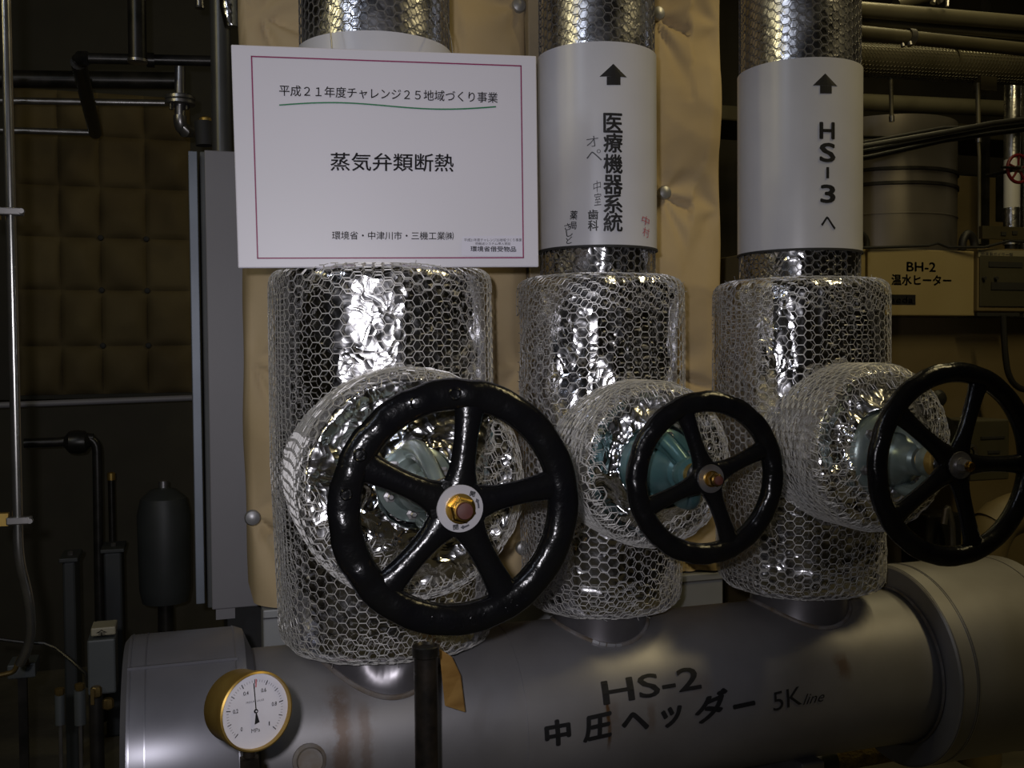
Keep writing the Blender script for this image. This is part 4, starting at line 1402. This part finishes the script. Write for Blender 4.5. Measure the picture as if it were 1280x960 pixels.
for ix in range(2, 4):
    for iz in range(3, 6):
        mk('tuft', M().lathe([(.014, 0), (.012, .012), (.004, .015)], (xs_[ix], PADY - .005, zs_[iz]), AX, 12), DARK, T)
mk('backing', M().box((xs_[0] - .5, PADY + .003, zs_[-1] - .02), (xs_[-1] + .4, PADY + .08, 4.0)), mat('shade_dark_board', (.028, .026, .018), .8), T, smooth=False)  # backing colour darkened, since little light reaches the upper wall
mk('lower_panel', M().box((xs_[0] - .5, PADY + .003, .0), (xs_[-1] + .4, PADY + .06, zs_[-1] - .03)), mat('lower_wall', (.038, .034, .022), .8), T, smooth=False)

# low dark kit at lower left
pipe_thing('looped_pipe', 'dark bent pipe with a valve in front of the far lower wall', [
    ('pipe', M().sweep([P(30, 554, 4.4), P(86, 552, 4.4), P(100, 546, 4.4), P(121, 548, 4.4), P(122, 600, 4.4), P(124, 740, 4.4)], .019, 12, bend=.05), IRON),
    ('valve_body', M().lathe([(.02, 0), (.045, .02), (.05, .05), (.045, .08), (.02, .1)], P(80, 553, 4.4), (1, 0, 0), 16), IRON),
    ('foot', M().tube(P(124, 720, 4.4), (P(124, 720, 4.4)[0], 4.4, 0), .02, 12), IRON)])
c = P(205, 650, 4.3)
T = thing('expansion_vessel', 'dim grey round-topped vessel standing far back on left floor', 'tank', (c[0], 4.3, 0))
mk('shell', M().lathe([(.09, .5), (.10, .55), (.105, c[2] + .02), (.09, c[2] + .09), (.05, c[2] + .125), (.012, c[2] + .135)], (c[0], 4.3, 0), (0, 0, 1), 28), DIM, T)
mk('leg', M().lathe([(.035, 0), (.03, .52)], (c[0], 4.3, 0), (0, 0, 1), 16), IRON, T)
mk('cap', M().lathe([(.02, 0), (.02, .03), (.008, .034)], (c[0], 4.3, c[2] + .13), (0, 0, 1), 16), STEEL, T)
c = P(139, 600, 4.6)
T = thing('thin_standpipe', 'thin upright standpipe with small yellow cap at lower left', 'pipe', (c[0], 4.6, 0))
mk('tube', M().tube((c[0], 4.6, 0), (c[0], 4.6, c[2]), .014, 12), IRON, T)
mk('cap', M().lathe([(.017, 0), (.017, .03), (.008, .034)], (c[0], 4.6, c[2]), (0, 0, 1), 12), BRASSD, T, label='yellow cap')
for (px0, py0, px1, py1, Y_, lab) in ((130, 690, 152, 745, 4.2, 'small dark machine block beside the thin standpipe'), (78, 702, 94, 720, 3.9, 'little grey block low at the left in shadow')):
    a, b_ = P(px0, py1, Y_), P(px1, py0, Y_)
    T = thing('machine_block', lab, 'equipment', ((a[0] + b_[0]) / 2, Y_ + .08, 0))
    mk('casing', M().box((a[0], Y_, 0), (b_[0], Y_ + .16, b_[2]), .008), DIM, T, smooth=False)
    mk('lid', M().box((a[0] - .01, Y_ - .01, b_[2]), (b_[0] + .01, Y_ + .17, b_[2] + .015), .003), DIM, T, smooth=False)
    mk('lid_bolt', M().lathe([(.01, 0), (.01, .012), (.004, .014)], ((a[0] + b_[0]) / 2, Y_ + .06, b_[2] + .015), (0, 0, 1), 6), STEEL, T, smooth=False)
# actuator boxes near the cap
Yb = 2.35
a, b_ = P(110, 870, Yb), P(144, 798, Yb)
T = thing('actuator_box', 'grey upright box with a small character label left of the header', 'control box', ((a[0] + b_[0]) / 2, Yb + .04, a[2]))
mk('casing', M().box((a[0], Yb, a[2]), (b_[0], Yb + .08, b_[2]), .004), DIMBOX, T, smooth=False)
c0, c1 = P(113, 798, Yb), P(141, 785, Yb)
mk('lid', M().box((c0[0], Yb + .012, c0[2]), (c1[0] + .005, Yb + .075, c1[2]), .003), LABELW, T, smooth=False, label='pale top with a black character')
mm = M()
c = P(127, 791, Yb + .012)
put_text(mm, '全', c[0] - .011, c[2] - .007, c[0] + .011, c[2] + .007, lambda u, v: (u, Yb + .0112, v), .01)
mk('lettering', mm, INK, T, smooth=False)
mk('bracket', M().tube(P(120, 868, Yb + .04), (P(120, 868, Yb + .04)[0], Yb + .04, 0), .015, 12), IRON, T)
for q_ in (120, 135):
    mk('brass_fitting', M().lathe([(.009, 0), (.012, .004), (.012, .02), (.007, .024)], P(q_, 858 + (q_ - 120), Yb - .012), (0, 0, -1), 8), BRASSK, T)
mk('lever', M().box(P(113, 862, Yb - .03), P(118, 880, Yb - .025)), BRASSK, T, smooth=False)
for k, (q0, q1, lab) in enumerate(((69, 81, 'left grey sensor cylinder on a thin stalk at lower left'), (93, 107, 'right grey sensor cylinder on stalk, nearer the header'))):
    a, b_ = P(q0, 906, 2.3), P(q1, 868 - k * 6, 2.3)
    cx = (a[0] + b_[0]) / 2
    T = thing('sensor_cylinder', lab, 'sensor', (cx, 2.3, 0), group='sensors beside the header')
    mk('body', M().lathe([((b_[0] - a[0]) / 2, a[2]), ((b_[0] - a[0]) / 2, b_[2])], (cx, 2.3, 0), (0, 0, 1), 20), DIMBOX, T)
    mk('stalk', M().tube((cx, 2.3, 0), (cx, 2.3, a[2]), .004, 8), GALV, T)
    mk('top_fitting', M().lathe([(.008, 0), (.010, .004), (.010, .014), (.004, .016)], (cx, 2.3, b_[2]), (0, 0, 1), 8), BRASSK, T)
a, b_ = P(9, 850, 2.7), P(44, 829, 2.7)
T = thing('junction_box', 'small grey junction box with cable loop at the bottom left', 'junction box', ((a[0] + b_[0]) / 2, 2.74, 0))
mk('casing', M().box((a[0], 2.7, a[2]), (b_[0], 2.78, b_[2]), .003), DIMBOX, T, smooth=False)
mk('stand', M().box((a[0] + .02, 2.72, 0), (a[0] + .04, 2.74, a[2])), IRON, T, smooth=False)
mk('cable_loop', M().sweep([P(0, 844, 2.68), P(18, 840, 2.68), P(24, 822, 2.68), P(30, 816, 2.69), P(34, 830, 2.7)], .006, 10, bend=.012), BRASSK, T)
mk('cable', M().sweep([P(-10, 798, 2.5), P(30, 803, 2.5), P(55, 804, 2.5), P(70, 810, 2.48), P(90, 826, 2.45), P(107, 842, 2.42), P(110, 858, 2.38)], .004, 8), IRON, label='thin grey cable drooping across the lower left corner', cat='cable', loc=P(55, 804, 2.5))

# =================================================================== RIGHT SIDE
for (nm, lab, a, b_, r, mt) in (
        ('overhead_pipe', 'highest tan level pipe at upper right', P(1040, 9, 3.3), P(1330, 33, 3.3), .030, LAG),
        ('overhead_pipe', 'second tan pipe just beneath the highest at upper right', P(1040, 23, 3.34), P(1330, 48, 3.34), .019, LAG),
        ('overhead_pipe', 'darker banded pipe, third down at upper right', P(1040, 37, 3.2), P(1330, 67, 3.2), .026, LAGD),
        ('far_pipe', 'dim brown level pipe seen between the hanging rods', P(1040, 126, 4.6), P(1300, 138, 4.6), .045, LAG)):
    T_ = thing(nm, lab, 'pipe', a)
    mk('pipe', M().tube(a, b_, r, 24), mt, T_)
    if 'banded' in lab:
        mk('pipe_band', M().tube(P(1134, 46, 3.2), P(1141, 47, 3.2), .032, 24), GALV, T_)
        mk('band_bolt', M().lathe([(.010, 0), (.010, .014)], P(1137, 53, 3.17), (0, -.3, -1), 10), STEEL, T_)
        mk('band_bolt', M().lathe([(.008, 0), (.008, .012)], P(1128, 55, 3.17), (0, -.3, -1), 10), STEEL, T_)
# mesh wrapped pipe
a, b_ = P(1030, 72, 3.45), P(1340, 90, 3.45)
T = thing('mesh_wrapped_pipe', 'wide wire-mesh wrapped pipe crossing the upper right', 'pipe', a)
Rw = .066
mk('lagging', M().tube(a, b_, Rw, 40), LAGD, T)
ln = float(np.linalg.norm(b_ - a)); axd = nz(b_ - a); s1 = nz(np.cross(axd, (0, 0, 1))); s2_ = np.cross(s1, axd)
p0, p1, tw = hex_edges(2 * PI * Rw, ln, .017, True)
fm = lambda q: a + axd * q[:, 1:2] + (s1 * np.cos(q[:, 0:1] / Rw) + s2_ * np.sin(q[:, 0:1] / Rw)) * (Rw + .001)
mw = M(); wires(mw, fm(p0), fm(p1), tw, .0009)
mk('wire_mesh', mw, LAG, T, smooth=False, kind='stuff')
c = P(1185, 78, 3.45)
mk('band', M().lathe([(Rw + .003, 0), (Rw + .003, .012)], c, axd, 40), LAGD, T)
pipe_thing('ceiling_bracket', 'bright clamp bracket on top of the highest pipe at upper right', [
    ('clamp', M().sweep([P(1166, 4, 3.25), P(1170, -6, 3.25), P(1176, 3, 3.25)], .012, 10), GALV),
    ('bolt', M().tube(P(1184, 8, 3.25), P(1186, -20, 3.25), .008, 8), STEEL)], cat='bracket')
pipe_thing('branch_pipe', 'short tan pipe leaning over the highest pipe at top right', [('pipe', M().tube(P(1120, 6, 3.5), P(1175, -10, 3.5), .025, 16), LAG)])
pipe_thing('hanging_rod', 'short tan hanging tube ending above the cables, near white sleeve', [
    ('tube', M().tube(P(1113, 80, 3.45), P(1114.5, 148, 3.45), .0085, 14), LAG), ('end_cap', M().tube(P(1114.5, 145, 3.45), P(1114.7, 152, 3.45), .011, 14), GALV)], cat='rod')
pipe_thing('hanging_rod', 'long pale hanging tube right of the big grey stack', [
    ('tube', M().tube(P(1222, 104, 3.4), P(1223, 158, 3.4), .0095, 14), LAG), ('coupling', M().tube(P(1223, 158, 3.4), P(1223.3, 178, 3.4), .0115, 14), GALV),
    ('lower_tube', M().sweep([P(1223, 178, 3.4), P(1224, 195, 3.4), P(1224, 305, 3.4)], .007, 10), LAG),
    ('block', M().box(P(1226, 112, 3.4), P(1235, 100, 3.45)), LAGD)], cat='rod')
# cables sweeping across
m = M()
for k, (y0_, y1_, r_) in enumerate(((183, 152, .010), (190, 158, .012), (198, 165, .010), (178, 157, .006))):
    pts_ = [P(1030, y0_ + 8, 3.05 + .03 * k), P(1090, y0_ - 2, 3.05 + .03 * k), P(1180, (y0_ + y1_) / 2 - 2 - k * 2, 3.05 + .03 * k), P(1240, y1_ + 2, 3.1 + .03 * k), P(1320, y1_ - 8, 3.15 + .03 * k)]
    mk('power_cable', M().sweep(pts_, r_, 10), RUBBER, label=['black cable, second of four sweeping past the stack', 'thickest black cable sweeping across the grey stack', 'lowest black cable in front of the grey stack', 'thin uppermost black cable before the grey stack'][k],
       cat='cable', group='black cables before the stack', loc=pts_[0])
pipe_thing('cross_pipe', 'thin dark level pipe right of sleeve above the cables', [('pipe', M().tube(P(1040, 171, 3.9), P(1140, 172, 3.9), .008, 10), IRON)])
# boiler stack
cx, cy, sr = 3.34, 4.25, .36
T = thing('boiler_stack', 'broad grey vertical flue stack behind the cream burner box', 'flue', (cx, cy, 0))
zt_ = P(1150, 150, 4.0)[2]
mk('shell', M().lathe([(sr, .0), (sr, zt_)], (cx, cy, 0), (0, 0, 1), 64), STACK, T)
for py in (214, 232):
    zz = P(1130, py, 3.95)[2]
    mk('strap', M().lathe([(sr + .001, 0), (sr + .008, .002), (sr + .008, .016), (sr + .001, .018)], (cx, cy, zz), (0, 0, 1), 64, caps=False), IRON, T)
zz = P(1130, 268, 3.95)[2]
mk('seam', M().lathe([(sr + .0008, 0), (sr + .003, .001), (sr + .003, .005), (sr + .0008, .006)], (cx, cy, zz), (0, 0, 1), 64, caps=False), STACK, T)
# second duct higher, further
T = thing('ceiling_duct', 'dim rectangular duct in the shade above the stack', 'duct', (4.2, 5.6, 2.6))
mk('duct_body', M().box((2.2, 5.4, P(1150, 168, 5.4)[2]), (6.5, 5.9, P(1150, 150, 5.4)[2]), .01), LAGD, T, smooth=False)
mk('duct_flange', M().box((4.6, 5.38, P(1150, 170, 5.4)[2]), (4.64, 5.9, P(1150, 148, 5.4)[2])), IRON, T, smooth=False)

# burner (cream box + body)
BY = 3.2
T = thing('hot_water_heater', 'cream enamel heater box lettered BH-2 at the right', 'heater', (2.8, 3.6, 0))
bx0, bx1 = P(1085, 350, BY)[0], P(1219.5, 350, BY)[0]
bz1, bz0 = P(1150, 312, BY)[2], P(1150, 394.5, BY)[2]
mk('upper_casing', M().box((bx0, BY, bz0), (bx1, BY + .5, bz1), .004), CREAM, T, smooth=False)
mk('side_casing', M().box((bx0 - .35, BY + .01, bz0), (bx0 - .003, BY + .5, bz1), .004), CREAM, T, smooth=False)
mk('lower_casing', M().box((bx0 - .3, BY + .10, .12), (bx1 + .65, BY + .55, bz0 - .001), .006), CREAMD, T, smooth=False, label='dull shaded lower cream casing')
mk('plinth', M().box((bx0 - .25, BY + .14, 0), (bx1 + .6, BY + .5, .12)), DARK, T, smooth=False)


def hf(u, v, off=.001):
    return (u, BY - off, v)


def front_text(body, px0, py0, px1, py1, Y_, bold, mt, off=.0012, name='lettering', sh=0):
    a, b_ = P(px0, py1, Y_), P(px1, py0, Y_)
    mm = M()
    put_text(mm, body, a[0], a[2], b_[0], b_[2], lambda u, v: (u, Y_ - off, v), bold, shear=sh)
    return mk(name, mm, mt, T, smooth=False)


front_text('BH-2', 1133, 328, 1169.5, 339, BY, .012, INK)
front_text('温水ヒーター', 1114, 344, 1189, 356.5, BY, .02, INK)
a, b_ = P(1098, 380.5, BY), P(1144, 368.5, BY)
mk('maker_plate', M().box((a[0], BY - .002, a[2]), (b_[0], BY, b_[2])), INK, T, smooth=False, label='black maker plate')
front_text('Maeda', 1100, 371, 1141, 378.5, BY, .01, LABELW, .0036)
# control panel
a, b_ = P(1221.5, 389, BY - .02), P(1330, 313, BY - .02)
cp = mk('control_panel', M().box((a[0], BY - .02, a[2]), (b_[0], BY + .4, b_[2]), .004), CREAMD, T, smooth=False)
a, b_ = P(1224, 383, BY - .022), P(1330, 322, BY - .022)
mk('panel_inset', M().box((a[0], BY - .026, a[2]), (b_[0], BY - .02, b_[2]), .002), PANEL, cp, smooth=False)
a, b_ = P(1223, 321, BY - .024), P(1330, 315, BY - .024)
mk('label_strip', M().box((a[0], BY - .024, a[2]), (b_[0], BY - .020, b_[2])), LABELW, cp, smooth=False)
mm = M()
a, b_ = P(1226, 320, BY - .024), P(1266, 316, BY - .024)
put_text(mm, '給湯用ボイラー盤', a[0], a[2], b_[0], b_[2], lambda u, v: (u, BY - .0252, v), 0)
mk('lettering', mm, INKG, cp, smooth=False)
for (x0_, y0_, x1_, y1_) in ((1236, 328, 1278, 333.5), (1239, 353.5, 1290, 362), (1221, 391, 1274, 395)):
    a, b_ = P(x0_, y1_, BY - .028), P(x1_, y0_, BY - .028)
    mk('black_slot', M().box((a[0], BY - .030, a[2]), (b_[0], BY - .02, b_[2])), DARK, cp, smooth=False)
for q_ in (1229, 1244):
    mk('knob', M().lathe([(.008, 0), (.007, .012)], P(q_, 348, BY - .026), AX, 14), DARK, cp)
# fixtures on top: hoses
pipe_thing('black_hose', 'black hose arch right of the stack on the heater top', [('hose', M().sweep([P(1203, 312, 3.25), P(1203, 300, 3.25), P(1210, 290, 3.25), P(1218, 300, 3.25), P(1218, 312, 3.25)], .016, 12, bend=.02), RUBBER)], cat='hose')
pipe_thing('black_hose', 'black hose arch left of stack, partly behind the white sleeve', [('hose', M().sweep([P(1066, 294, 3.25), P(1076, 290, 3.25), P(1084, 300, 3.25), P(1083, 312, 3.25)], .012, 12, bend=.02), RUBBER)], cat='hose')
mk('cable', M().sweep([P(1065, 310, 3.19), P(1110, 309, 3.19), P(1160, 307, 3.19), P(1172, 304, 3.19), P(1185, 309, 3.19), P(1230, 309, 3.16), P(1262, 301, 3.16), P(1290, 303, 3.16)], .0055, 8), RUBBER, label='black cable lying along the top of the cream box', cat='cable', loc=P(1110, 309, 3.19))
# drop cable to the right of the burner
mk('drop_cable', M().sweep([P(1254, 394, 3.12), P(1256, 440, 3.12), P(1260, 470, 3.12), P(1272, 486, 3.12), P(1300, 490, 3.12)], .012, 10, bend=.04), RUBBER, label='black cable dropping from control panel behind right handwheel', cat='cable', loc=P(1254, 394, 3.12))
# burner machinery behind the third wheel
c = P(1170, 560, 3.1)
T = thing('burner_motor', 'dark burner motor seen through the right handwheel', 'motor', (c[0], 3.1, 0))
mk('housing', M().lathe([(.10, 0), (.145, .02), (.15, .06), (.15, .2)], P(1168, 565, 2.95), (0, 1, 0), 40), IRON, T)
mk('knob', M().lathe([(.010, 0), (.03, .008), (.033, .025), (.022, .04), (.006, .044)], P(1168, 498, 3.05), AX, 20), RUBBER, T)
mk('sight_ring', M().lathe([(.018, 0), (.034, .002), (.036, .010), (.026, .014), (.02, .006)], P(1212, 567, 2.95), (.2, -1, 0), 24, caps=False), GALV, T)
a, b_ = P(1213, 602, 2.98), P(1262, 524, 2.98)
mk('terminal_box', M().box((a[0], 2.98, a[2]), (b_[0], 3.16, b_[2]), .006), PANEL, T, smooth=False)
for q_ in ((1226, 545, 1256, 549), (1235, 563, 1250, 567)):
    a, b_ = P(q_[0], q_[3], 2.978), P(q_[2], q_[1], 2.978)
    mk('louvre', M().box((a[0], 2.976, a[2]), (b_[0], 2.982, b_[2])), DARK, T, smooth=False)
mk('stand', M().box((c[0] - .08, 3.05, 0), (c[0] + .08, 3.2, P(1170, 640, 3.1)[2]), .01), IRON, T, smooth=False)
mk('gas_pipe', M().sweep([P(1180, 655, 3.0), P(1184, 632, 3.0), P(1190, 655, 3.0), P(1191, 690, 3.0)], .012, 10, bend=.02), GALV, T)
c = P(1262, 655, 2.75)
T = thing('lagged_pump_pipe', 'dim cream rounded pipe bend behind the right handwheel bottom', 'pipe', (c[0], 2.9, 0))
mk('bend', M().sweep([P(1225, 760, 2.9), P(1232, 668, 2.9), P(1260, 640, 2.9), P(1330, 636, 2.9)], .075, 24, bend=.09), CREAMD, T)
mk('foot', M().tube((P(1225, 760, 2.9)[0], 2.9, 0), P(1225, 758, 2.9), .075, 24), CREAMD, T)

# foil pipes with the red valve at far right
a = P(1265, 200, 3.86)
T = thing('foil_riser', 'narrow foil wrapped riser pipe at the right edge', 'pipe', (a[0], 3.86, 0))
zt_, zb_ = P(1265, 95, 3.86)[2], P(1265, 210, 3.86)[2]
for (q0, q1, mt, nm) in ((90, 200, FOIL_SOFT, 'foil_wrap'), (200, 260, COLLAR, 'sleeve'), (260, 306, FOIL_SOFT, 'foil_wrap')):
    za_, zb2 = P(1265, q1, 3.86)[2], P(1265, q0, 3.86)[2]
    mk(nm, M().lathe([(.037, za_), (.037, zb2)], (a[0], 3.86, 0), (0, 0, 1), 24), mt, T)
mk('lower_pipe', M().tube((a[0], 3.86, 0), (a[0], 3.86, P(1265, 306, 3.86)[2]), .03, 16), IRON, T)
a = P(1283, 200, 3.86)
T = thing('foil_riser', 'second foil riser pipe cut off by the right border', 'pipe', (a[0], 3.86, 0))
mk('foil_wrap', M().lathe([(.022, 0), (.022, P(1283, 60, 3.86)[2])], (a[0], 3.86, 0), (0, 0, 1), 20), FOIL_SOFT, T)
c = P(1273, 211, 3.4)
T = thing('red_handwheel', 'small dark red handwheel at the right border', 'valve', c)
V = np.zeros((61, 11, 3))
for k in range(61):
    for j in range(11):
        ph, t = 2 * PI * k / 60, 2 * PI * j / 10
        rr = .058 + .007 * math.cos(t)
        V[k, j] = (c[0] + rr * math.cos(ph), c[1] + .007 * math.sin(t), c[2] + rr * math.sin(ph))
mk('rim', M().grid(V), REDP, T, ang=0)
for k in range(5):
    a_ = 2 * PI * k / 5 + .3
    mk('spoke', M().tube(c, c + np.array([math.cos(a_), 0, math.sin(a_)]) * .056, .005, 8), REDP, T)
mk('hub', M().lathe([(.012, -.02), (.016, 0), (.012, .012)], c, AX, 16), STEEL, T)
mk('stem', M().tube(c, c + np.array([0, .18, 0]), .008, 10), IRON, T)
mk('side_lever', M().tube(P(1252, 209, 3.38), P(1275, 210, 3.38), .006, 8), IRON, T)
# cluttered pale wall and rails behind
T = thing('wall_panel_stack', 'pale stained wall panels behind the hanging tube at right', 'panel', (P(1215, 300, 5.0)[0], 5.05, 0))
for (q0, q1, r0, r1) in ((1188, 1245, 222, 240), (1188, 1245, 242, 276), (1188, 1262, 278, 312)):
    a, b_ = P(q0, r1, 5.0), P(q1, r0, 5.0)
    mk('panel', M().box((a[0], 5.0, a[2]), (b_[0], 5.04, b_[2]), .004), CREAMD, T, smooth=False)
mk('frame', M().box((P(1188, 300, 5.05)[0], 5.045, 0), (P(1262, 300, 5.05)[0], 5.08, P(1210, 218, 5.05)[2])), IRON, T, smooth=False)
pipe_thing('pipe_rail', 'dark slotted rail crossing below the red handwheel', [
    ('rail', M().box(P(1228, 298, 3.3), P(1330, 287, 3.32)), LAGD),
    ('slot', M().box(P(1252, 294, 3.295), P(1257, 290, 3.3)), DARK), ('slot', M().box(P(1266, 293, 3.295), P(1271, 289, 3.3)), DARK)], cat='rail')
pipe_thing('steel_column', 'thin dark steel column behind hanging tube', [('column', M().box((P(1233, 100, 4.8)[0], 4.8, 0), (P(1238, 100, 4.8)[0], 4.85, 3.6)), IRON)], cat='column')

# bits low at the right, under the header
a, b_ = P(1030, 940, 2.3), P(1110, 925, 2.3)
T = thing('lagged_floor_pipe', 'torn yellow lagging on low pipe under the header right end', 'pipe', (a[0], 2.3, 0.3))
mk('wool', M().tube(P(905, 975, 2.3), P(1112, 938, 2.3), .03, 20), YEL, T)
mk('torn_foil', M().tube(P(955, 965, 2.29), P(1040, 950, 2.29), .034, 20), mat('torn_wrap', (.30, .29, .33), .5, .3, (.03, .03, .02), 14, lo=.45, hi=.5), T, label='torn silver wrap')
mk('bracket', M().box((a[0] - .02, 2.28, 0), (a[0] + .02, 2.32, P(1030, 945, 2.3)[2])), IRON, T, smooth=False)
